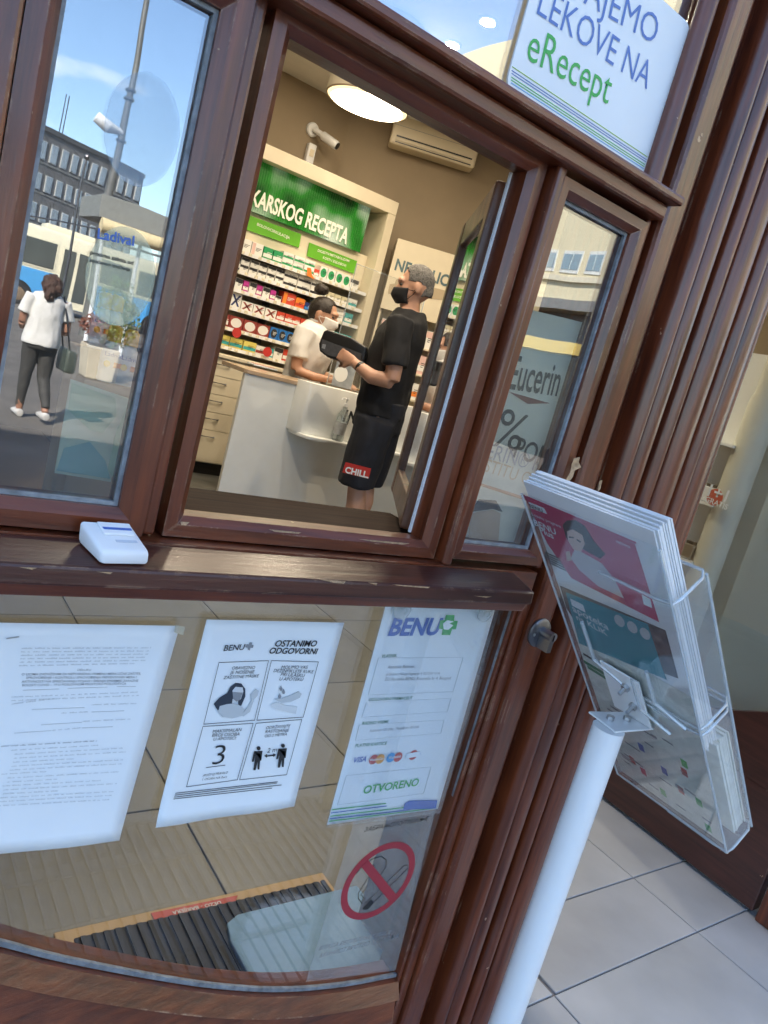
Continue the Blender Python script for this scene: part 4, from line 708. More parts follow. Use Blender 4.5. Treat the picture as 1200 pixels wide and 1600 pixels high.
for s_, a, b in (('Apoteka Bulevar,', (605, 1044), (647, 1043)), ('ul. Bulevar Mihajla Pupina br 9, 021/210 12-16', (602, 1055), (686, 1053)), ('ZU Apoteka BENU, Kosovska br 4, Beograd', (600, 1063), (703, 1061)), ('Subotom: 00-24h;   Nedeljom: 00-24h', (577, 1143), (653, 1137))): T2(s_, a, b, GREY)
scribble(li, (589, 1101), (622, 1100), 90, GREY)
LG = pm('line_grey', (.3, .36, .38), .6, var=0)
for q in ([(591, 1028), (724, 1027), (708, 1081), (575, 1086)], [(572, 1098), (705, 1091), (699, 1112), (565, 1121)], [(561, 1133), (694, 1125), (689, 1146), (555, 1157)], [(541, 1212), (674, 1198), (662, 1240), (527, 1258)]):
    P = [PY(*u, -.0122) for u in q]; c = sum(P) / 4; obj('frame_line', MB().ring(P, [p + (c - p) / np.linalg.norm(c - p) * .0007 for p in P], (0, .0003, 0)), LG, li)
T2('OTVORENO', (566, 1240), (652, 1227), GREEN, bold=.015); T2('VISA', (551, 1191), (571, 1189), BLUE, bold=.02, shear=.2)
def disc2(c, r, mat, o): obj('card_logo', MB().prism(circ(LP2, PY(*c, -.0105), r, 20, off=o), (0, -.0003, 0)), mat, li)
disc2((583, 1186), .0085, RED, .0012); disc2((593, 1185), .0085, pm('amber_print', (.8, .35, .05), .5, var=0), .0016); disc2((610, 1183), .0085, LBLUE, .0012); disc2((621, 1182), .0085, RED, .0016); disc2((645, 1179), .009, RED, .0012); decal('card_band', [(634, 1178), (656, 1174), (656, 1181), (634, 1185)], LP2, .0018, WHITE, li)
for s_, a, b in (('MasterCard', (577, 1188), (600, 1185)), ('Maestro', (606, 1185), (625, 1182)), ('Dinacard', (635, 1183), (655, 1179))): text(s_, a, b, LP2, .0023, WHITE if s_ != 'Dinacard' else BLUE, li, bold=.01)
for k, (a, b, mt3) in enumerate((((518, 1266), (603, 1256), GREEN), ((517, 1271), (604, 1260), BLUE), ((516, 1276), (668, 1258), GREEN), ((515, 1280), (640, 1266), BLUE), ((514, 1284), (680, 1263), GREEN))):
    A, B = PY(*a, -.0118), PY(*b, -.0118); obj('stripe', MB().prism([A, B, B + [0, 0, .0016], A + [0, 0, .0016]], (0, -.0003, 0)), mt3, li)
decal('web_band', [(632, 1256), (640, 1251), (683, 1250), (681, 1263), (630, 1265)], LP2, .0018, BLUE, li); T2('www.benuapoteka.rs', (636, 1260), (676, 1256), WHITE)
cq = [PY(*u, -.013) for u in ((603, 936), (781, 943), (687, 1270), (508, 1292))]; obj('acrylic_cover', MB().prism(cq, (0, -.002, 0)), ACR, li)
for c in ((628, 952), (757, 957)):
    q = PY(*c, -.017); cu_ = obj('suction_cup', MB().lathe((q[0], -.0185, q[2]), [(.016, 0), (.0155, -.0015), (.008, -.003), (.005, -.0032), (.005, -.006), (.0, -.006)], 24, 'y'), glass('suction_rubber', .12, (.9, .93, .93), .1, .18), li, smooth=True)
# no smoking film
ns = thing('no_smoking_sticker', 'clear film sticker with red crossed out cigarette at the bottom of the door glass', 'sticker', PY(560, 1500, -.004))
decal('film', [(553, 1284), (680, 1266), (618, 1516), (478, 1534)], NP, 0, sheet('clear_film', (.5, .52, .52), .16), ns, .0004)
c3 = PY(592, 1376, -.0052); NR = .0755
rg = lambda r_: [(c3[0] + r_ * math.cos(a), -.0056, c3[2] + r_ * math.sin(a)) for a in [k * math.pi / 28 for k in range(56)]]
DR = pm('dull_red_print', (.34, .03, .045), .5, var=.05); obj('ring', MB().ring(rg(NR), rg(NR - .0125), (0, -.0004, 0)), DR, ns)
s45 = math.sqrt(.5); bw = .0055; Rb = NR - .012
obj('slash', MB().prism([(c3[0] + Rb * -s45 + dx, -.0064, c3[2] + Rb * s45 + dz_) for dx, dz_ in ((-bw, -bw), (bw, bw))] + [(c3[0] + Rb * s45 + dx, -.0064, c3[2] - Rb * s45 + dz_) for dx, dz_ in ((bw, bw), (-bw, -bw))], (0, -.0004, 0)), DR, ns)
def stroke(pts, w_=.0016, e=ns, y=-.0058):
    P = [PY(*p, y) for p in pts]; obj('line', MB().tube(P, [(w_ * .5, .0002)] * len(P), 6, ref=(.6, 0, .8)), INK, e)
stroke([(571, 1411), (632, 1352), (636, 1352), (637, 1357), (580, 1414)]); decal('cigarette_tip', [(566, 1421), (570, 1416), (580, 1405), (584, 1410), (574, 1421)], NP, .0018, INK, ns)
stroke([(556, 1366), (568, 1352), (580, 1343), (596, 1338), (604, 1344), (603, 1355), (592, 1370)]); stroke([(584, 1352), (585, 1360), (572, 1376), (560, 1396), (560, 1404), (566, 1412), (570, 1405), (564, 1398), (575, 1384)])
text('ЗАБРАЊЕНО ПУШЕЊЕ', (568, 1299), (668, 1281), NP, .0015, INK, ns, shear=.2); text('ВЛАДА РЕПУБЛИКЕ СРБИЈЕ', (497, 1484), (610, 1458), NP, .0015, GREY, ns, shear=.2); text('МИНИСТАРСТВО ЗДРАВЉА', (498, 1496), (621, 1464), NP, .0015, GREY, ns, shear=.2)
# white sign on the upper pane
sg = thing('prescription_sign', 'white rounded sign with blue and green lettering on the upper pane', 'sign', (.78, 0, 1.6))
SX0, SX1, SZ0, SZ1, rr = .626, .930, 1.6075, 1.93, .022; out = []
for cx, cz, a0 in ((SX1 - rr, SZ0 + rr, -90), (SX1 - rr, 1.823 - rr, 0), (SX0 + rr, 1.823 - rr, 90), (SX0 + rr, SZ0 + rr, 180)): out += [(cx + rr * math.cos(math.radians(a0 + t)), -.003, cz + rr * math.sin(math.radians(a0 + t))) for t in range(0, 91, 15)]
obj('plate', MB().prism(out, (0, -.003, 0)), WHITE, sg); SP = ((0, -.0062, 0), Yn)
SB = pm('sign_blue', (.10, .2, .52), .5, var=0)
text('IZDAJEMO', (843, -35), (1022, 70), SP, .0006, SB, sg, height=.036, bold=-.005); text('LEKOVE NA', (838, 21), (1010, 140), SP, .0006, SB, sg, height=.036, bold=-.005); text('eRecept', (821, 92), (949, 163), SP, .0006, GREEN, sg, height=.042, bold=-.003)
for k, (dz_, mt3) in enumerate(((.022, pm('lime_print', (.3, .5, .05), .5, var=0)), (.018, SB), (.015, SB), (.011, GREEN), (.008, GREEN), (.005, LBLUE))):
    obj('stripe', MB().box(SX0 + .002 + .001 * k, SX1 - .012, -.0066, -.0061, SZ0 + dz_ + .008, SZ0 + dz_ + .0089), mt3, sg)
# white call box on the sill
cbx = thing('call_box', 'small white plastic call box lying on the wooden sill', 'call box', (.27, -.05, .98))
bq = [PY(127, 822, -.032), PY(207, 818, -.032)]
def sl(x, y, h): return (x, y, .987 + (y + .03) * .25 + h)
f_ = [sl(.215, -.038, .0), sl(.268, -.036, 0), sl(.282, -.074, 0.0), sl(.231, -.078, .0)]; t_ = [sl(.213, -.038, .024), sl(.267, -.036, .024), sl(.281, -.073, .015), sl(.230, -.077, .015)]
obj('case', MB().hexa(f_, t_), pm('white_plastic', (.8, .81, .82), .3, var=.02, coat=.2), cbx, .004, True)
bt_ = lambda u, v, h: np.array(t_[0]) * (1 - u) * (1 - v) + np.array(t_[1]) * u * (1 - v) + np.array(t_[2]) * u * v + np.array(t_[3]) * (1 - u) * v + np.array([0, -.2 * h, h])
obj('button', MB().hexa([bt_(.28, .1, .0002), bt_(.92, .1, .0002), bt_(.88, .5, .0002), bt_(.26, .5, .0002)], [bt_(.28, .1, .003), bt_(.92, .1, .003), bt_(.88, .5, .003), bt_(.26, .5, .003)]), WPAINT, cbx, .001); obj('stripe', MB().hexa([bt_(.3, .3, .0032), bt_(.86, .3, .0032), bt_(.86, .37, .0032), bt_(.3, .37, .0032)], [bt_(.3, .3, .0036), bt_(.86, .3, .0036), bt_(.86, .37, .0036), bt_(.3, .37, .0036)]), BLUE, cbx)
A, B = bt_(.45, .72, .0006), bt_(.9, .72, .0006); nn = np.cross(bt_(1, 0, 0) - bt_(0, 0, 0), bt_(0, 0, 0) - bt_(0, 1, 0)); 
obj('print', MB().hexa([bt_(.42, .64, .0004), bt_(.85, .64, .0004), bt_(.85, .72, .0004), bt_(.42, .72, .0004)], [bt_(.42, .64, .0007), bt_(.85, .64, .0007), bt_(.85, .72, .0007), bt_(.42, .72, .0007)]), pm('faint_print', (.55, .6, .68), .5, var=0), cbx)

# ================================================================== BROCHURE STAND
HW, HL = .22, .69; TR = np.array([.727, -.348, 1.143]); hd_ = np.array([.695, 0, -.719]); hn = np.array([-.719, 0, -.695])   # hn = rear face towards the camera
bs = thing('brochure_stand', 'white pole stand holding a tilted clear acrylic brochure holder', 'stand', (.93, -.238, 0))
def hq_(u, v, t): return TR + np.array([0, HW * u, 0]) + hd_ * (HL * v) - hn * t      # u to the facade, v down, t towards the front
def hplate(name, u0, u1, v0, v1, t0, t1, mat, par_=None, bv=0): return obj(name, MB().hexa([hq_(u0, v0, t0), hq_(u1, v0, t0), hq_(u1, v1, t0), hq_(u0, v1, t0)], [hq_(u0, v0, t1), hq_(u1, v0, t1), hq_(u1, v1, t1), hq_(u0, v1, t1)]), mat, par_ or bs, bv)
hplate('back_sheet', 0, 1, .03, 1, 0, .003, ACR)
DPT = .062
for v0, v1 in ((.16, .52), (.54, 1.0)):
    hplate('front_sheet', 0, 1, v0, v1, DPT, DPT + .003, ACR); hplate('side_sheet', -.012, 0, v0, v1, .0, DPT + .003, ACR); hplate('side_sheet', 1, 1.012, v0, v1, .0, DPT + .003, ACR)
    for v in (v0, v1): obj('polished_edge', MB().tube([hq_(.5, v, -.001), hq_(.1, v, -.001), hq_(.0, v, .002), hq_(-.012, v, .012), hq_(-.012, v, DPT - .008), hq_(.02, v, DPT + .003), hq_(.9, v, DPT + .003)], .0022, 8), ACE, bs, smooth=True)
hplate('bottom_sheet', 0, 1, .996, 1.0, .0035, DPT - .0005, ACR)
for u in (0, 1): obj('polished_edge', MB().tube([hq_(u, .03, 0), hq_(u, 1, 0)], .0018, 8), ACE, bs)
obj('polished_edge', MB().tube([hq_(-.012, .16, DPT), hq_(-.012, 1, DPT)], .002, 8), ACE, bs); obj('polished_edge', MB().tube([hq_(0, 1, 0), hq_(1, 1, 0)], .002, 8), ACE, bs)
for (u, v0, v1) in ((.78, .35, .47), (.45, .46, .56), (.30, .40, .50)): obj('tie_rod', MB().tube([hq_(u, v0, -.006), hq_(u, v1, -.006), hq_(u - .22, v1 + .03, -.006)], .003, 8), ACE, bs)
# pole with angle bracket
bk = hq_(.5, .52, 0); pxc, pyc = .5 * (PY(955, 1150, -.238)[0] + PY(780, 1600, -.238)[0]), -.238; ptop = PY(958, 1140, -.238)[2] + .004
obj('pole', MB().tube([(pxc, pyc, .012), (pxc, pyc, ptop)], .0235, 32), WPAINT, bs, smooth=True); obj('base_plate', MB().lathe((pxc, pyc, .0005), [(.16, 0), (.16, .006), (.15, .011), (0, .011)], 40), WPAINT, bs, smooth=True)
vb = np.dot(np.array([pxc, pyc, ptop]) - TR, hd_) / HL
br = obj('angle_bracket', MB().prism([PZ(*u, ptop + .0005) for u in ((919, 1114), (985, 1115), (1021, 1141), (961, 1146))], (0, 0, .003)), WPAINT, bs, .0008)
b1 = [np.array([pxc + .045, pyc - .035, ptop + .002]), np.array([pxc + .045, pyc + .055, ptop + .002])]; upv = np.array([-.55, 0, .835])
b1 = [hq_(.40, 0, -.006), hq_(.72, 0, -.006)]; vq = lambda u, v: hq_(u, v, -.0065)
vv0, vv1 = .46, (1.143 - .0045 - ptop - .0036) / .496
obj('bracket_flange', MB().hexa([vq(.40, vv0), vq(.72, vv0), vq(.72, vv1), vq(.40, vv1)], [vq(.40, vv0) - hn * .003, vq(.72, vv0) - hn * .003, vq(.72, vv1) - hn * .003, vq(.40, vv1) - hn * .003]), WPAINT, bs, .001)
for u, v in ((.52, .50), (.5, .56)):
    p = hq_(u, v, -.0066); obj('bolt', MB().tube([p, p + hn * .006], .0065, 6), STEEL, bs); obj('bolt_shank', MB().tube([p + hn * .0062, p + hn * .017], .0032, 10), STEEL, bs)
for u in ((953, 1124), (979, 1125)):
    p = PZ(*u, ptop + .0037); obj('bolt', MB().tube([p, p + np.array([0, 0, .006])], .006, 6), STEEL, bs)
# brochures
BP = (hq_(0, 0, .005), hn); PAPERW = pm('brochure_paper', (.78, .79, .8), .4, var=.03)
for i in range(10):
    e = thing('brochure', ['thick glossy brochure with crimson and teal back cover in the upper pocket', 'white edged brochure, %s from the rear in the upper pocket of the stand' % ORD_[i]][min(i, 1)], 'brochure', hq_(.5, .6, .006 + i * .0030), 'brochures in the upper pocket'); du = random.uniform(-.01, .01); dv = random.uniform(-.006, .006)
    hplate('pages', .03 + du, .97 + du, .003 + dv * .5, .615 + dv, .0058 + i * .0030, .0058 + i * .0030 + .0024, PAPERW, e)
    if i == 0:
        cq_ = lambda u, v: hq_(u, v, .0056)
        def cov(name, uv, mat, o=0.): return obj(name, MB().prism([hq_(u, v, .0056 - o) for u, v in uv], hn * .0003), mat, e)
        def ctext(s_, a, b, mat, **k): return text(s_, a, b, (hq_(0, 0, .0046), hn), .0003, mat, e, **k)
        cp = lambda pts, mat, nm, o=0.: decal(nm, pts, (hq_(0, 0, .0055 - o), hn), 0, mat, e, .0003)
        cp([(818, 774), (992, 850), (1030, 972), (893, 903), (856, 850)], CRIM, 'crimson_panel'); cp([(816, 772), (994, 847), (994, 850), (817, 777)], CRIM, 'crimson_bar', .0001)
        cp([(826, 784), (850, 794), (855, 803), (829, 794)], WHITE, 'logo_plate', .0004); text('BENU', (829, 793), (849, 801), (hq_(0, 0, .0045), hn), .0003, INK, e, bold=.01)
        ctext('Loyalty program', (832, 805), (877, 825), WHITE); ctext('BENU', (836, 820), (870, 836), WHITE, bold=.02); ctext('Plus', (845, 832), (866, 842), WHITE, bold=.02); ctext('NOVO', (964, 848), (985, 857), WHITE)
        cp([(879, 820), (886, 813), (900, 813), (914, 822), (928, 845), (946, 866), (938, 873), (905, 855), (893, 853), (884, 838)], pm('portrait_hair', (.03, .02, .022), .5, var=.1), 'portrait_hair', .0004)
        cp([(886, 830), (895, 827), (910, 836), (914, 850), (908, 862), (896, 858), (888, 845)], pm('portrait_face', (.62, .42, .34), .5, var=.05), 'portrait_face', .0007); cp([(889, 838), (897, 839), (896, 841), (889, 840)], INK, 'portrait_brow', .001); cp([(901, 842), (908, 846), (907, 848), (901, 844)], INK, 'portrait_brow', .001)
        cp([(898, 858), (908, 862), (940, 880), (960, 905), (975, 935), (935, 916), (905, 890), (892, 872)], pm('portrait_shirt', (.55, .5, .52), .5, var=.15), 'portrait_shirt', .0004); cp([(884, 862), (890, 861), (893, 876), (886, 876)], pm('portrait_face', (.62, .42, .34)), 'portrait_hand', .0007)
        cp([(1003, 929), (1016, 936), (1019, 950), (1006, 944)], WHITE, 'white_patch', .0004)
        cp([(875, 915), (1040, 985), (1060, 1060), (925, 1010), (885, 950)], pm('shop_photo', (.12, .09, .08), .5, var=.8, scale=60), 'photo_panel', .0001)
        cp([(884, 925), (1012, 975), (1035, 1045), (1042, 1062), (905, 1005)], TEAL, 'teal_panel', .0005)
        ctext('apoteka', (896, 955), (952, 985), WHITE, bold=.005); ctext('na KLIK', (902, 968), (950, 994), WHITE, bold=.005)
        cp([(891, 935), (911, 945), (915, 957), (894, 946)], WHITE, 'logo_bars', .0008)
        for c in ((968, 970), (988, 980), (1008, 990)): obj('teal_disc', MB().prism([PP(c[0] + 8 * math.cos(a) + 1.5 * math.sin(a), c[1] + 9 * math.sin(a) + 3 * math.cos(a), hq_(0, 0, .0045), hn) for a in [k * math.pi / 10 for k in range(20)]], hn * .0003), PALE, e)
        for k in range(5): cp([(852 + k * 1.6, 862 + k * 4), (876 + k * 2, 873 + k * 4.4), (876 + k * 2, 874.5 + k * 4.4), (852 + k * 1.6, 863.5 + k * 4)], INK, 'print_line', .0003)
CRP = pm('catalogue_paper', (.74, .75, .68), .6, var=.1, scale=60)
for i in range(12):
    e = thing('catalogue', ['grey backed catalogue with small pictures in the lower pocket', 'cream edged catalogue, %s from the rear in the lower pocket of the stand' % ORD_[i]][min(i, 1)], 'catalogue', hq_(.5, .98, .006 + i * .005), 'catalogues in the lower pocket'); du = random.uniform(-.008, .008)
    t0 = .0048 if i == 0 else .028 + i * .0027
    hplate('pages', .03 + du, .97 + du, .43 if i == 0 else .625 + random.uniform(0, .012), .985, t0, t0 + (.0005 if i == 0 else .0022), CRP, e)
    if i == 0:
        for (u0, v0, w_, h_, mt3) in [(.75, .50, .2, .008, INK), (.62, .53, .35, .012, DGRN), (.55, .545, .4, .012, DGRN)] + [(random.uniform(.08, .85), random.uniform(.66, .95), random.uniform(.05, .16), .006, GREY) for _ in range(26)] + [(u, v, .05, .03, mm_) for u, v, mm_ in ((.8, .73, LBLUE), (.6, .76, BLUE), (.42, .8, BLUE), (.3, .84, RED), (.75, .86, RED), (.2, .7, GREEN), (.15, .84, GREEN), (.5, .92, GREEN), (.12, .94, GREEN), (.22, .74, RED), (.66, .88, CRIM))]:
            obj('print', MB().prism([hq_(u, v, .0046) for u, v in ((u0, v0), (u0 + w_, v0), (u0 + w_, v0 + h_), (u0, v0 + h_))], hn * .0002), mt3, e)

# outside: metal foot grating in front of the door
gm = thing('foot_grating', 'pale metal foot grating lying on the landing before the door', 'grating', (.8, -.45, 0)); gx0, gx1, gy0, gy1 = .38, 1.26, -.72, -.16
GALV = pm('galvanised_steel', (.26, .26, .26), .4, .6, var=.2, scale=30)
for k in range(31): box('bar', (gx0 + k * .029, gx0 + k * .029 + .006, gy0, gy1, .0005, .012), GALV, gm)
for k in range(5): box('cross_bar', (gx0, gx1, gy0 + k * .138, gy0 + k * .138 + .006, .0125, .016), GALV, gm)

# ================================================================== THE STREET (seen mirrored in the panes)
def V(p): return np.array([p[0], -p[1], p[2]])          # point behind the glass -> the real point in the street
GR = -.35
# --- grey office block
gb = thing('office_block', 'long grey office block with rows of narrow windows across the street', 'building', V((22, 105, GR)))
o0, o1 = np.array([15.3, -100., 0]), np.array([30.6, -110.6, 0]); du_ = (o1 - o0) / np.linalg.norm(o1 - o0); dn_ = np.array([-du_[1], du_[0], 0]); 
if np.dot(dn_, -o0) < 0: dn_ = -dn_
Lb = np.linalg.norm(o1 - o0); TOPZ = 17.0
def ob(name, u0, u1, t0, t1, z0, z1, mat, par_=None):
    q = lambda u, t, z: o0 + du_ * u + dn_ * t + np.array([0, 0, z])
    return obj(name, MB().hexa([q(u0, t0, z0), q(u1, t0, z0), q(u1, t1, z0), q(u0, t1, z0)], [q(u0, t0, z1), q(u1, t0, z1), q(u1, t1, z1), q(u0, t1, z1)]), mat, par_ or gb)
CONC = pm('grey_concrete', (.16, .155, .15), .8, var=.2, scale=.6); PW = pm('window_glass_far', (.32, .38, .42), .15, var=.2, scale=.4); FRW = pm('pale_frames', (.5, .5, .48), .6, var=.05)
ob('wall', -14, Lb, -12, 0, GR, TOPZ, CONC); ob('parapet', -14.1, Lb + .1, -12.1, .15, TOPZ + .001, TOPZ + .5, pm('dark_parapet', (.1, .1, .1), .8))
for rI in range(4):
    for k in range(-6, 11):
        u = .5 + k * 1.68; z = TOPZ - 3.0 - rI * 3.5
        if u + 1 < Lb:
            f = ob('window', u, u + 1.05, .001, .10, z, z + 2.0, FRW); ob('pane', u + .1, u + .95, .1005, .13, z + .1, z + 1.9, PW, f)
for k in range(4): ob('string_course', -14, Lb, .001, .06, TOPZ - 3.4 - k * 3.5, TOPZ - 3.2 - k * 3.5, pm('pale_band', (.24, .235, .22), .8))
for u in (5.8, 6.3): q = o0 + du_ * u + dn_ * -3; obj('antenna', MB().tube([q + [0, 0, TOPZ + .4], q + [0, 0, TOPZ + 5.5]], .06, 6), DSTEEL, gb)
# --- blue and cream bus
YB = 38.; bu = thing('city_bus', 'blue and cream city bus standing across the street', 'bus', V((9, YB, GR)))
bz = lambda z: z
CREAM = pm('cream_bus_paint', (.72, .66, .48), .35, var=.04, coat=.5); BBL = pm('blue_bus_paint', (.06, .30, .62), .35, var=.04, coat=.5); BGL = pm('bus_glass', (.06, .07, .07), .08, var=.3, scale=.7)
BX0, BX1, yb0, yb1 = 2.2, 14.6, -YB, -YB - 2.5
obj('body', MB().box(BX0, BX1, yb1, yb0, .0, 3.3), CREAM, bu, .22, True, 4); box('blue_panel', (BX0 + .12, BX1 - .12, yb0 + .001, yb0 + .03, -.02, 1.42), BBL, bu, .01)
for k in range(7):
    x = BX0 + .35 + k * 1.72
    if k in (3,):
        d = box('door', (x, x + 1.35, yb0 + .031, yb0 + .06, .0, 2.75), CREAM, bu, .02)
        for j in (0, .68): box('door_pane', (x + .07 + j, x + .6 + j, yb0 + .061, yb0 + .07, .35, 2.6), BGL, d)
    else:
        f = box('window_frame', (x, x + 1.55, yb0 + .001, yb0 + .035, 1.50, 2.78), CREAM, bu, .05); obj('pane', MB().box(x + .08, x + 1.47, yb0 + .0355, yb0 + .05, 1.58, 2.7), BGL, f, .006)
for x in (6.15, 12.4):
    wl = bpy.data.objects.new('wheel', None); COL.objects.link(wl); wl.location = (x, yb0, GR + .5); wl.parent = bu; wl.matrix_parent_inverse = Matrix.Translation(-Vector(bu.location))
    obj('arch', MB().lathe((x, yb0 - .1, GR + .52), [(.62, 0), (.62, .135), (0, .135)], 28, 'y'), BLACK, wl); obj('tyre', MB().lathe((x, yb0 - .12, GR + .5), [(.38, .17), (.5, .18), (.5, .24), (.33, .25), (.3, .2)], 28, 'y'), RUB, wl, smooth=True); obj('rim', MB().lathe((x, yb0 - .1, GR + .5), [(.31, .17), (.31, .2), (.16, .235), (.1, .24), (0, .24)], 24, 'y'), pm('brown_rim', (.2, .14, .09), .6), wl, smooth=True)
obj('roof_pole', MB().tube([(BX0 + 2, -YB - 1.2, 3.35), (BX0 + 9, -YB - 1.3, 4.3)], .04, 6), DSTEEL, bu); box('roof_box', (7, 9.4, -YB - 2, -YB - .6, 3.301, 3.55), CREAM, bu, .05)
# --- tall mast with floodlight
mb_ = V(PY(172, 300, 25)); ms = thing('lamp_mast', 'tall tapering grey mast with a floodlight head and clamps', 'mast', (mb_[0], mb_[1], GR)); mtp = V(PY(238, -40, 25)); MST = pm('grey_mast', (.15, .15, .14), .5, .3, var=.12, scale=3)
obj('mast', MB().tube([(mb_[0], mb_[1], GR), (mb_[0] + .02, mb_[1], 3.5), (mb_[0] + .05, mb_[1], 7), (mb_[0] + .08, mb_[1], 15)], [.15, .13, .10, .06], 14), MST, ms, smooth=True)
fl = V(PY(185, 207, 25)); obj('floodlight', MB().tube([(fl[0] + .1, fl[1], fl[2]), (fl[0] - .35, fl[1] + .1, fl[2] - .02), (fl[0] - .75, fl[1] + .15, fl[2] + .12)], [(.14, .1), (.22, .14), (.17, .06)], 12), WPAINT, ms, .01, True)
for z in (fl[2] + .95, fl[2] + 1.2, fl[2] - .3): obj('clamp', MB().lathe((mb_[0] + .05, mb_[1], z), [(.12, 0), (.17, .02), (.17, .08), (.12, .1)], 12), DSTEEL, ms)
p2 = V(PY(118, 350, 30)); tl = thing('slender_pole', 'thin dark street pole in front of the office block', 'pole', (p2[0], p2[1], GR)); obj('pole', MB().tube([(p2[0], p2[1], GR), (p2[0], p2[1], 5.6)], [.06, .04], 8), DSTEEL, tl); obj('cap', MB().ell((p2[0], p2[1], 5.66), (.1, .1, .12), 8, 6), DSTEEL, tl)
# --- kiosk with awning
k0, k1 = V(PY(163, 352, 20)), V(PY(300, 405, 20)); ki = thing('street_kiosk', 'street kiosk with grey roof and cream rolled awning', 'kiosk', ((k0[0] + k1[0]) / 2, -21, GR)); KX0, KX1 = k0[0], k0[0] + 3.6; kz = k0[2]
box('roof', (KX0 - .1, KX1 + .1, -22.4, -20.1, kz + .2, kz + .75), pm('kiosk_grey', (.22, .22, .2), .6, var=.1), ki, .02); obj('awning_roll', MB().tube([(KX0 - .05, -19.95, kz + .02), (KX0 + 1, -19.95, kz), (KX1, -19.95, kz + .02)], .19, 12), pm('cream_awning', (.62, .5, .28), .7, var=.1), ki, smooth=True)
for x in (KX0 + .1, KX0 + 1.0, KX1 - .1): obj('post', MB().tube([(x, -20.2, GR), (x, -20.2, kz)], .05, 8), WPAINT, ki)
obj('brace', MB().tube([(KX0 + .1, -20.2, kz - .3), (KX1 - .1, -20.2, kz - .3)], .03, 8), WPAINT, ki)
# --- planter with shrub
pl0 = V(PZ(128, 588, GR)); pl = thing('street_planter', 'square concrete planter with leafy shrub beside the road', 'planter', (pl0[0] + .45, pl0[1] - .4, GR)); PX0, PYy = pl0[0], pl0[1]
obj('tub', MB().hexa([(PX0 + .04, PYy - .55, GR), (PX0 + .52, PYy - .55, GR), (PX0 + .52, PYy, GR), (PX0 + .04, PYy, GR)], [(PX0, PYy - .58, GR + .58), (PX0 + .56, PYy - .58, GR + .58), (PX0 + .56, PYy + .03, GR + .58), (PX0, PYy + .03, GR + .58)]), pm('beige_concrete', (.5, .43, .32), .85, var=.15, scale=4), pl, .02); box('soil', (PX0 + .04, PX0 + .52, PYy - .54, PYy - .02, GR + .5805, GR + .60), pm('soil', (.05, .035, .025), .9, var=.3), pl)
LEAFG = [pm('leaf_green', (.07, .13, .02), .5, var=.3, scale=3), pm('leaf_olive', (.13, .15, .03), .5, var=.3, scale=3), pm('leaf_red', (.2, .06, .03), .5, var=.3, scale=3)]
def leaves(n, c, r, size, seed):
    rnd = random.Random(seed); m = MB()
    for _ in range(n):
        while True:
            p = np.array([rnd.uniform(-1, 1) for _ in range(3)])
            if .25 < np.linalg.norm(p) < 1 + .25 * mnoise.noise(Vector(p * 2.3)): break
        p = np.array(c) + p * np.array(r); d = np.array([rnd.gauss(0, 1) for _ in range(3)]); d /= np.linalg.norm(d); e = np.cross(d, [rnd.gauss(0, 1) for _ in range(3)]); e /= np.linalg.norm(e); s_ = size * rnd.uniform(.6, 1.4)
        m.add([p - d * s_, p + e * s_ * .35, p + d * s_, p - e * s_ * .35], [(0, 1, 2, 3)])
    return m
for k, (cx, cy, cz, rx, rz2, n_) in enumerate(((.42, -.3, 1.0, .34, .7, 1400), (.62, -.32, .75, .3, .5, 700), (.1, -.25, .5, .25, .22, 500))):
    o = obj('foliage', leaves(n_, (PX0 + cx, PYy + cy, GR + .62 + cz * .62), (rx, .3, rz2), .04, k), LEAFG[k], pl)
    obj('stem', MB().tube([(PX0 + .3, PYy - .28, GR + .58), (PX0 + cx, PYy + cy, GR + .62 + cz * .5)], [.02, .008], 6), pm('bark', (.09, .06, .04), .9), pl)
# --- cream building wing on the right
XW = 20.; cwg = thing('cream_building', 'cream building with a band of windows and dark shop floor beyond the street', 'building', (XW + 4, -24, GR))
CRW = pm('cream_wall', (.60, .53, .36), .8, var=.06, scale=.5); box('wall', (XW, XW + 10, -46, -9, GR, 15), CRW, cwg)
wa, wb = PX(906, 396, XW), PX(882, 424, XW); wc = PX(930, 410, XW); pitch = abs(PX(930, 412, XW)[1] - PX(893, 411, XW)[1]); zb, zt_ = wb[2] - .05, wa[2] + .1; yc_ = PX(893, 411, XW)[1]
for k in range(-8, 9):
    y = -(yc_ + k * pitch)
    if -45 < y < -10.5:
        f = box('window', (XW - .03, XW - .001, y - pitch * .36, y + pitch * .36, zb, zt_), pm('white_frame', (.6, .6, .56), .6), cwg)
        for j in (-1, 1): box('pane', (XW - .045, XW - .031, y + j * pitch * .17 - pitch * .15, y + j * pitch * .17 + pitch * .15, zb + .12, zt_ - .12), pm('blue_grey_pane', (.22, .3, .34), .1, var=.2, scale=.6), f)
        f2 = box('window', (XW - .03, XW - .001, y - pitch * .36, y + pitch * .36, zb + 3.6, zt_ + 3.6), MATS['white_frame'], cwg); box('pane', (XW - .045, XW - .031, y - pitch * .3, y + pitch * .3, zb + 3.72, zt_ + 3.48), MATS['blue_grey_pane'], f2)
box('sill_band', (XW - .12, XW - .0005, -46, -9, zb - .3, zb - .12), pm('cream_band', (.62, .56, .42), .8), cwg)
zs = PX(860, 478, XW)[2]; box('canopy', (XW - 1.0, XW - .001, -46, -9, zs - .25, zs + .1), pm('grey_canopy', (.2, .2, .19), .6, var=.1), cwg); box('shop_band', (XW - .3, XW - .001, -46, -9, zs - 1.2, zs - .26), pm('dark_fascia', (.06, .065, .06), .4, var=.3, scale=.8), cwg)
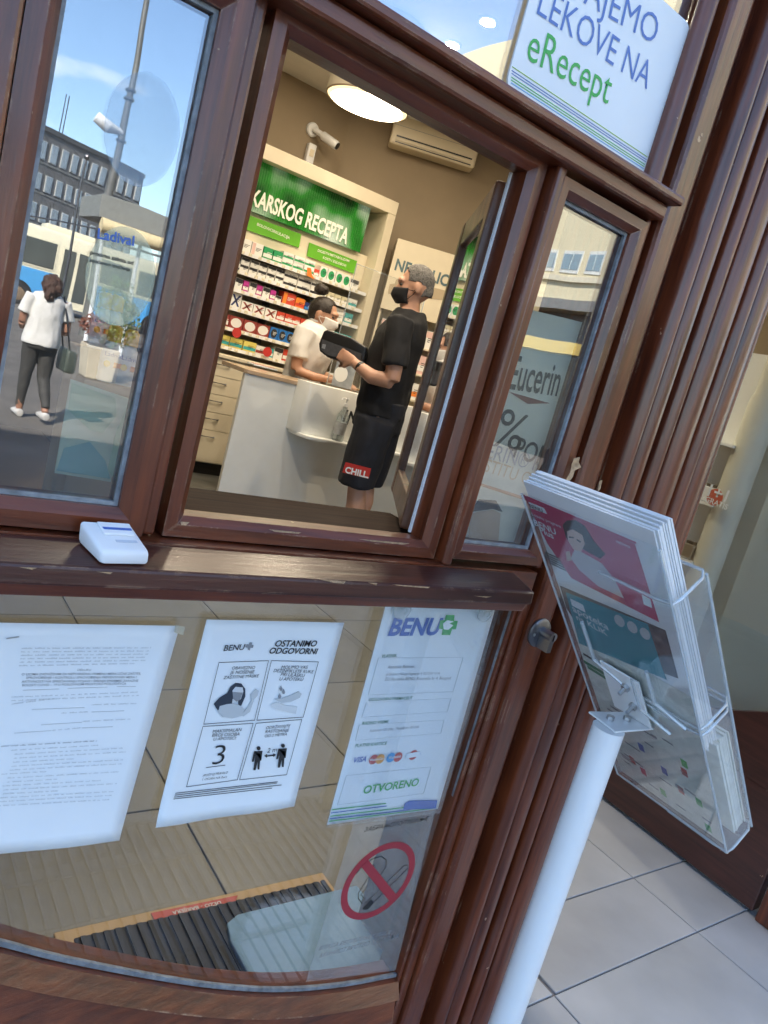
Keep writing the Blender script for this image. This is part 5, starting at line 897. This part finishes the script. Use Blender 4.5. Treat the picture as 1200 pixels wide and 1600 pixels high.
for k in range(5): box('fascia_sign', (XW - .33, XW - .301, -16.5 - k * 5.5, -14 - k * 5.5, zs - 1.1, zs - .4), pm('green_fascia', (.05, .2, .04), .5), cwg)
box('yellow_band', (XW - .45, XW - .001, -46, -9, zs - 1.6, zs - 1.21), pm('ochre_band', (.6, .42, .1), .6, var=.05), cwg); box('shop_glass', (XW - .05, XW - .001, -46, -9, GR, zs - 1.61), pm('shop_glazing', (.03, .032, .03), .15, var=.3, scale=.5), cwg)

# ================================================================== PEOPLE
def remesh(mb, vox, name, smooth=6, wr=0., wscale=9., seed=0):
    me = mb.mesh(name); o = bpy.data.objects.new(name, me); COL.objects.link(o)
    bm = bmesh.new(); bm.from_mesh(me); bmesh.ops.recalc_face_normals(bm, faces=bm.faces); bm.to_mesh(me); bm.free()
    r_ = o.modifiers.new('r', 'REMESH'); r_.mode = 'VOXEL'; r_.voxel_size = vox; r_.use_smooth_shade = True
    s_ = o.modifiers.new('s', 'SMOOTH'); s_.factor = .5; s_.iterations = smooth
    bpy.context.view_layer.update(); out = bpy.data.meshes.new_from_object(o.evaluated_get(bpy.context.evaluated_depsgraph_get())); bpy.data.objects.remove(o); bpy.data.meshes.remove(me)
    if wr:
        nn_ = [v.normal.copy() for v in out.vertices]
        for v, n_ in zip(out.vertices, nn_):
            p = v.co; a = mnoise.noise(Vector((p.x * wscale + seed, p.y * wscale, p.z * wscale * .55))) + .5 * mnoise.noise(Vector((p.x * wscale * 2.1, p.y * wscale * 2.1 + seed, p.z * wscale * 1.2))); v.co = p + n_ * wr * a
    for p in out.polygons: p.use_smooth = True
    out.name = name; return out
class Person:
    def __init__(s, name, label, pos, fwd, k=1., group=None, kx=None):
        s.k = k; s.kx = kx or k; s.pos = np.array(pos, float); f = np.array([fwd[0], fwd[1], 0.]); f /= np.linalg.norm(f); s.f = f; s.r = np.array([f[1], -f[0], 0]); s.e = thing(name, label, 'person', pos, group)
    def W(s, p): return s.pos + s.kx * (s.r * p[0] + s.f * p[1]) + s.k * np.array([0, 0, p[2]])
    def put(s, nm, mb, mat, vox=.008, parent=None, **k):
        mb.v = [tuple(p) for p in mb.v]; me = remesh(mb, vox, nm, **k)
        for v in me.vertices: v.co = s.W(v.co)
        return obj(nm, me, mat, parent or s.e)
    def raw(s, nm, mb, mat, parent=None, bevel=0., smooth=True):
        mb.v = [tuple(s.W(p)) for p in mb.v]; return obj(nm, mb, mat, parent or s.e, bevel, smooth)
def head(m, z, turn=0., pitch=0.):
    """head with top at z"""
    c, s_ = math.cos(turn), math.sin(turn); cp_, sp_ = math.cos(pitch), math.sin(pitch); zc_ = z - .15
    def R_(x, y, zz):
        h = zz - zc_; y, h = cp_ * y + sp_ * h, -sp_ * y + cp_ * h
        return (c * x - s_ * y, s_ * x + c * y, zc_ + h)
    def E_(p, r): 
        t_ = MB().ell((0, 0, 0), r); m.add([R_(p[0] + v[0], p[1] + v[1], p[2] + v[2]) for v in t_.v], t_.f)
    E_((0, -.012, z - .105), (.077, .096, .105)); E_((0, .02, z - .15), (.066, .078, .09)); E_((0, .04, z - .19), (.05, .052, .05)); E_((0, .096, z - .142), (.013, .02, .026)); E_((0, .080, z - .092), (.05, .02, .022)); E_((0, .092, z - .19), (.026, .012, .012))
    for q in (1, -1): E_((.078 * q, -.008, z - .135), (.010, .02, .034))
    return R_
def hand(m, w, d, side, up=(0, 0, 1), curl=.6, sc=1.):
    """palm + five fingers from wrist w along d"""
    w = np.array(w); d = np.array(d, float); d /= np.linalg.norm(d); u = np.array(up, float); u -= d * np.dot(u, d); u /= np.linalg.norm(u); l = np.cross(u, d) * side     # l: thumb side
    pc = w + d * .05 * sc; m.tube([w - d * .02, w + d * .02, w + d * .085 * sc], [(.024, .018), (.036, .016), (.038, .014)], 12, ref=l)
    for k, (o_, ln) in enumerate(((.030, .068), (.010, .076), (-.010, .07), (-.028, .055))):
        b = w + d * .08 * sc + l * o_; c1 = b + d * ln * .5; c2 = c1 + (d * math.cos(curl) - u * math.sin(curl)) * ln * .35; c3_ = c2 + (d * math.cos(curl * 2) - u * math.sin(curl * 2)) * ln * .3; m.tube([b - d * .02, b, c1, c2, c3_], [.010, .0095, .009, .0085, .007], 8)
    b = w + d * .025 + l * .03; m.tube([b - l * .01, b + l * .02 + d * .02 - u * .005, b + l * .028 + d * .05 - u * .018], [.013, .0115, .009], 8)
SK1 = pm('tanned_skin', (.56, .31, .21), .5, var=.08, scale=14); SK2 = pm('olive_skin', (.48, .26, .17), .5, var=.07, scale=14); SK3 = pm('brown_skin', (.33, .16, .10), .5, var=.08, scale=14)
BLKC = pm('black_cotton', (.011, .011, .013), .85, var=.25, scale=20, bump=.2, bscale=300); NAVY = pm('dark_navy_jersey', (.012, .014, .022), .8, var=.25, scale=16, bump=.2, bscale=300); WCOT = pm('white_cotton', (.68, .66, .63), .8, var=.05, scale=14, bump=.15, bscale=200)
def ears_mask(P, z, mat, R_, strap=True):
    m = MB(); rows = []
    for j in range(8):
        t = j / 7; zz = z - .135 - .085 * t; bulge = .118 - .03 * abs(t - .42) - .036 * max(0, t - .6)
        rows.append([(math.sin(a) * (.067 - .012 * t), math.cos(a) * bulge * (.62 + .38 * math.cos(a)) + .012, zz) for a in [(-1 + 2 * i / 10) * 1.22 for i in range(11)]])
    m.add([R_(*p) for r_ in rows for p in r_], [(j * 11 + i, j * 11 + i + 1, (j + 1) * 11 + i + 1, (j + 1) * 11 + i) for j in range(7) for i in range(10)])
    o = P.raw('face_mask', m, mat); sm = o.modifiers.new('t', 'SOLIDIFY'); sm.thickness = .003; sm.offset = 1
    for q in (1, -1):
        for zz in (.143, .205): P.raw('mask_strap', MB().tube([R_(.064 * q, .05, z - zz), R_(.080 * q, .012, z - .15 + (.143 - zz) * .3), R_(.083 * q, -.012, z - .13)], .002, 6), mat, o)
    return o
# --- customer
cu1 = Person('person', 'person in black T-shirt and dark shorts wearing a black mask at the counter', (2.66, 2.92, .03), (-.69, .74), 1.025, kx=1.05)
m = MB()
for q in (1, -1):
    m.tube([(.095 * q, 0, .93), (.10 * q, .005, .72), (.105 * q, .012, .50), (.105 * q, -.012, .36), (.105 * q, -.012, .22), (.105 * q, -.01, .08)], [.088, .076, .056, .058, .045, .036], 14); m.tube([(.105 * q, -.05, .045), (.11 * q, .03, .05), (.118 * q, .15, .03)], [(.035, .035), (.042, .04), (.04, .022)], 12)
m.tube([(0, 0, .88), (0, .01, 1.02), (0, .02, 1.18), (0, .005, 1.34), (0, -.01, 1.46), (0, -.01, 1.53)], [(.165, .115), (.165, .12), (.17, .12), (.185, .12), (.15, .09), (.07, .065)], 20); m.tube([(0, -.012, 1.46), (0, .0, 1.54), (0, .012, 1.62)], [.062, .058, .055], 14)
RH = head(m, 1.79, .28, .16)
LA = [(-.19, -.015, 1.455), (-.235, -.04, 1.30), (-.262, -.06, 1.12), (-.235, .06, 1.115), (-.185, .19, 1.165)]
m.tube(LA[:3], [.056, .052, .044], 12); m.tube(LA[2:], [.044, .044, .028], 12); hand(m, LA[4], (.35, .8, .22), 1, (-.85, .35, .1), .5)
RA = [(.19, -.015, 1.455), (.24, -.0, 1.30), (.25, .03, 1.12), (.16, .16, 1.12), (.03, .25, 1.17)]
m.tube(RA[:3], [.056, .052, .044], 12); m.tube(RA[2:], [.044, .04, .028], 12); hand(m, RA[4], (-.5, .75, .1), -1, (.6, .5, .4), .6)
cu1.put('body', m, SK1, .007)
m = MB(); m.tube([(0, .005, .90), (0, .012, 1.02), (0, .022, 1.18), (0, .005, 1.36), (0, -.012, 1.475), (0, -.012, 1.535)], [(.195, .145), (.195, .148), (.195, .146), (.21, .142), (.175, .11), (.08, .078)], 22)
for A_ in (LA, RA): m.tube([A_[0], A_[1], np.array(A_[1]) * .45 + np.array(A_[2]) * .55], [.08, .077, .078], 14)
cu1.put('shirt', m, BLKC, .009, wr=.018, wscale=8)
m = MB(); m.tube([(0, .0, 1.0), (0, 0, .92), (0, .0, .82)], [(.182, .14), (.19, .15), (.188, .145)], 20)
for q in (1, -1): m.tube([(.098 * q, 0, .88), (.108 * q, .006, .70), (.115 * q, .012, .475)], [(.108, .125), (.108, .118), (.104, .108)], 16)
sh = cu1.put('shorts', m, NAVY, .009, wr=.018, wscale=7, seed=5)
pc = cu1.W((-.236, .02, .53)); pn_ = -cu1.r; PLN = (pc, pn_)
pq4 = [(540, 722), (580, 732), (576, 748), (535, 738)]; decal('logo_patch', pq4, PLN, .004, RED, sh, .002); text('CHILL.', (539, 738), (576, 747), PLN, .0075, WHITE, sh, bold=.035)
m = MB()
for t_ in (MB().ell((0, -.016, 1.704), (.080, .098, .096)), MB().ell((0, -.05, 1.655), (.066, .06, .085))): m.add([RH(*v) for v in t_.v], t_.f)
HAIR1 = pm('grey_hair', (.17, .16, .15), .8, var=.6, scale=120, bump=.6, bscale=400)
me = remesh(m, .006, 'hair', 4, .0015, 120); bm = bmesh.new(); bm.from_mesh(me); ci, si = math.cos(-.28), math.sin(-.28); dl = []
for v in bm.verts:
    x, y = ci * v.co.x - si * v.co.y, si * v.co.x + ci * v.co.y; hh_ = v.co.z - 1.64; y, hz = math.cos(-.16) * y + math.sin(-.16) * hh_, 1.64 - math.sin(-.16) * y + math.cos(-.16) * hh_
    if (y > .052 and hz < 1.772) or hz < 1.615 or (abs(x) > .05 and y > -.028 and hz < 1.69) or (y > .045 and hz < 1.745): dl.append(v)
bmesh.ops.delete(bm, geom=dl, context='VERTS'); bm.to_mesh(me); bm.free()
for v in me.vertices: v.co = cu1.W(v.co)
o = obj('hair', me, HAIR1, cu1.e); sm = o.modifiers.new('t', 'SOLIDIFY'); sm.thickness = .004
ears_mask(cu1, 1.79, pm('black_mask', (.012, .012, .014), .7, var=.1), RH)
for q in (1, -1): cu1.raw('eye', MB().ell(RH(.031 * q, .079, 1.79 - .117), (.011, .011, .007), 10, 6), BLACK)
cu1.raw('wrist_band', MB().tube([np.array(LA[4]) - np.array((.02, .055, .018)), np.array(LA[4]) - np.array((.014, .038, .012))], .034, 14), BLACK)
pu = thing('zip_pouch', 'black and grey zip pouch held by the person at the counter', 'pouch', cu1.W((-.13, .30, 1.2))); m = MB(); pz0 = 1.165
pts = [(.15, 0), (.17, -.02), (.36, -.012), (.415, .01), (.43, .05), (.42, .125), (.40, .14), (.25, .13), (.155, .10)]
m.add([tuple(cu1.W((-.085 - t_, y, pz0 + z))) for t_ in (0, .05) for y, z in pts], [tuple(range(9)), tuple(range(17, 8, -1))] + [(i, 9 + i, 9 + (i + 1) % 9, (i + 1) % 9) for i in range(9)]); obj('case', m, BLACK, pu, .008, True, 3)
m = MB(); pt2 = [(.17, .005), (.36, .0), (.41, .02), (.415, .08), (.30, .07), (.17, .06)]; m.prism([cu1.W((-.1375, y, pz0 + z)) for y, z in pt2], -cu1.r * .003); obj('grey_pocket', m, pm('grey_fabric', (.06, .06, .065), .8, var=.2, scale=60), pu)
obj('label', MB().prism([cu1.W((-.141, y, pz0 + z)) for y, z in ((.385, .03), (.405, .03), (.405, .055), (.385, .055))], -cu1.r * .001), GREY, pu)
# --- pharmacist
ph = Person('person', 'pharmacist in white short sleeved tunic with hair bun and white mask behind the counter', (2.79, 4.26, .03), (.72, -.69), .935, kx=1.1)
m = MB()
for q in (1, -1): m.tube([(.09 * q, 0, .93), (.09 * q, .0, .5), (.09 * q, -.01, .08)], [.09, .058, .036], 12); m.tube([(.09 * q, -.05, .04), (.1 * q, .14, .03)], [.036, .03], 10)
m.tube([(0, 0, .90), (0, .01, 1.08), (0, .03, 1.26), (0, .03, 1.38), (0, .02, 1.46), (0, .02, 1.50)], [(.165, .115), (.135, .1), (.15, .115), (.16, .1), (.13, .08), (.06, .055)], 18); m.tube([(0, .02, 1.46), (0, .035, 1.54), (0, .05, 1.62)], [.05, .046, .046], 12)
mh = MB(); RH2 = head(mh, 1.70, -.05, .2); m.add([(x, y + .05, z + .0) for x, y, z in mh.v], mh.f)
RA2 = [(.165, .015, 1.42), (.21, .0, 1.28), (.225, .02, 1.10), (.20, .14, 1.085), (.13, .26, 1.095)]; LA2 = [(-.165, .015, 1.42), (-.21, .02, 1.28), (-.215, .05, 1.12), (-.17, .17, 1.09), (-.08, .27, 1.10)]
for A_, sd_, dd in ((RA2, -1, (-.55, .8, -.1)), (LA2, 1, (.5, .8, -.1))): m.tube(A_[:3], [.048, .044, .038], 12); m.tube(A_[2:], [.038, .036, .024], 12); hand(m, A_[4], dd, sd_, (0, 0, 1), .5, .9)
ph.put('body', m, SK2, .007)
m = MB(); m.tube([(0, 0, .72), (0, .0, .9), (0, .012, 1.08), (0, .032, 1.26), (0, .03, 1.38), (0, .015, 1.455), (0, .018, 1.50)], [(.19, .15), (.19, .14), (.168, .13), (.185, .148), (.188, .13), (.158, .11), (.070, .068)], 20)
for A_ in (RA2, LA2): m.tube([A_[0], A_[1], np.array(A_[1]) * .5 + np.array(A_[2]) * .5], [.074, .07, .074], 14)
tu = ph.put('tunic', m, WCOT, .009, wr=.009, wscale=9, seed=3)
ph.raw('collar', MB().tube([(0, .02, 1.475), (0, .026, 1.515)], [(.064, .062), (.058, .058)], 18), WCOT, tu)
HAIR2 = pm('dark_brown_hair', (.02, .013, .01), .5, var=.4, scale=60, bump=.5, bscale=150)
m = MB()
for t_ in (MB().ell((0, -.016, 1.606), (.083, .103, .104)), MB().ell((0, -.05, 1.57), (.07, .06, .085))): m.add([RH2(*v) for v in t_.v], t_.f)
m.v = [(x, y + .05, z) for x, y, z in m.v]; me = remesh(m, .008, 'hair', 4, .003, 40); bm = bmesh.new(); bm.from_mesh(me)
bmesh.ops.delete(bm, geom=[v for v in bm.verts if (v.co.y > .118 and v.co.z < 1.66) or v.co.z < 1.50 or (abs(v.co.x) > .05 and v.co.y > .05 and v.co.z < 1.585)], context='VERTS'); bm.to_mesh(me); bm.free()
for v in me.vertices: v.co = ph.W(v.co)
ho = obj('hair', me, HAIR2, ph.e); o = ho; sm = o.modifiers.new('t', 'SOLIDIFY'); sm.thickness = .004
mbn = MB().ell((0, .0, 1.755), (.052, .052, .047)); ph.put('hair_bun', mbn, HAIR2, .006, ho, wr=.007, wscale=40)
RHS = lambda x, y, z: tuple(np.array(RH2(x, y, z)) + np.array([0, .05, 0]))
ears_mask(ph, 1.70, pm('white_mask', (.75, .74, .72), .7, var=.03), RHS)
for q in (1, -1): ph.raw('eye', MB().ell(RHS(.031 * q, .079, 1.70 - .117), (.011, .011, .007), 10, 6), BLACK); ph.raw('eyebrow', MB().tube([RHS(.018 * q, .092, 1.70 - .099), RHS(.034 * q, .09, 1.70 - .094), RHS(.052 * q, .072, 1.70 - .099)], .003, 6), HAIR2)
# --- passer-by in the street
pw_ = V(PZ(45, 655, GR)); wb_ = Person('person', 'woman walking away in white T-shirt and dark leggings with a bag on her shoulder', (pw_[0], pw_[1], GR), (-.12, -1), .985)
m = MB(); LG_ = {1: [(.085, 0, .9), (.085, .05, .48), (.08, .10, .08)], -1: [(-.085, 0, .9), (-.085, .0, .49), (-.085, -.20, .13)]}
for q in (1, -1):
    a_, b_2, c_ = LG_[q]; m.tube([a_, b_2, c_], [.09, .058, .036], 12); m.tube([(c_[0], c_[1] - .04, c_[2] - .04), (c_[0], c_[1] + .14, c_[2] - .05)], [.034, .028], 10)
m.tube([(0, 0, .86), (0, .0, 1.02), (0, .0, 1.2), (0, .0, 1.35), (0, .0, 1.42), (0, 0, 1.46)], [(.18, .13), (.16, .12), (.165, .125), (.17, .11), (.14, .085), (.06, .055)], 18); m.tube([(0, 0, 1.42), (0, .03, 1.56)], [.052, .05], 12); head(m, 1.63, .25)
for q, A_ in ((1, [(.18, 0, 1.38), (.225, .02, 1.2), (.23, .03, 1.06), (.18, .15, 1.0), (.12, .24, 1.0)]), (-1, [(-.18, 0, 1.38), (-.235, .02, 1.2), (-.25, .0, 1.04), (-.19, .13, 1.02), (-.12, .22, 1.05)])): m.tube(A_[:3], [.052, .048, .04], 12); m.tube(A_[2:], [.04, .036, .025], 12); hand(m, A_[4], (-.5 * q, .8, 0), q * -1, (0, 0, 1), .5, .9)
wb_.put('body', m, SK3, .008)
m = MB(); m.tube([(0, 0, .84), (0, .0, .92), (0, .0, 1.05), (0, .0, 1.2), (0, .0, 1.35), (0, .0, 1.42), (0, 0, 1.45)], [(.205, .16), (.20, .155), (.185, .145), (.182, .145), (.185, .125), (.155, .1), (.075, .07)], 20)
for q in (1, -1): m.tube([(.175 * q, 0, 1.385), (.215 * q, .015, 1.26), (.235 * q, .02, 1.17)], [.068, .072, .075], 12)
wb_.put('shirt', m, WCOT, .010, wr=.012, wscale=8, seed=9)
m = MB(); m.tube([(0, 0, 1.0), (0, 0, .86), (0, 0, .80)], [(.175, .13), (.19, .145), (.175, .135)], 16)
for q in (1, -1): a_, b_2, c_ = LG_[q]; m.tube([a_, b_2, (c_[0], c_[1], c_[2] + .05)], [.102, .066, .044], 12)
wb_.put('leggings', m, pm('dark_grey_leggings', (.045, .042, .038), .75, var=.25, scale=12), .010, wr=.006, wscale=14)
for q in (1, -1): c_ = LG_[q][2]; wb_.put('shoe', MB().tube([(c_[0], c_[1] - .06, c_[2] - .04), (c_[0], c_[1] + .03, c_[2] - .035), (c_[0], c_[1] + .17, c_[2] - .05)], [(.04, .045), (.045, .048), (.04, .03)], 12), pm('pale_sneaker', (.55, .53, .5), .7, var=.15), .008)
m = MB()
for t_ in (MB().ell((0, -.02, 1.545), (.105, .115, .105)), MB().ell((0, -.07, 1.50), (.105, .085, .11)), MB().ell((.03, -.11, 1.44), (.06, .05, .09))): m.add(t_.v, t_.f)
wb_.put('hair', m, pm('auburn_hair', (.055, .022, .01), .6, var=.4, scale=50, bump=.6, bscale=120), .008, wr=.025, wscale=22)
bg_ = thing('shoulder_bag', 'dark green grey shoulder bag hanging beside the walking woman', 'bag', wb_.W((-.28, -.06, .7))); sx = 1 if wb_.r[0] > 0 else -1
bsd = 1 if wb_.r[0] > 0 else -1
m = MB(); m.add([tuple(wb_.W((bsd * x, y, z))) for y in (-.17, .13) for x, z in ((.22, .62), (.34, .62), (.345, .86), (.235, .88))], [(0, 1, 2, 3), (7, 6, 5, 4), (0, 4, 5, 1), (1, 5, 6, 2), (2, 6, 7, 3), (3, 7, 4, 0)]); obj('bag', m, pm('bag_leather', (.05, .065, .055), .5, var=.15), bg_, .03, True, 3)
obj('strap', MB().tube([wb_.W((bsd * .27, -.12, .86)), wb_.W((bsd * .21, -.10, 1.15)), wb_.W((bsd * .15, -.02, 1.445)), wb_.W((bsd * .20, .09, 1.2)), wb_.W((bsd * .27, .09, .86))], .009, 8), BLACK, bg_)
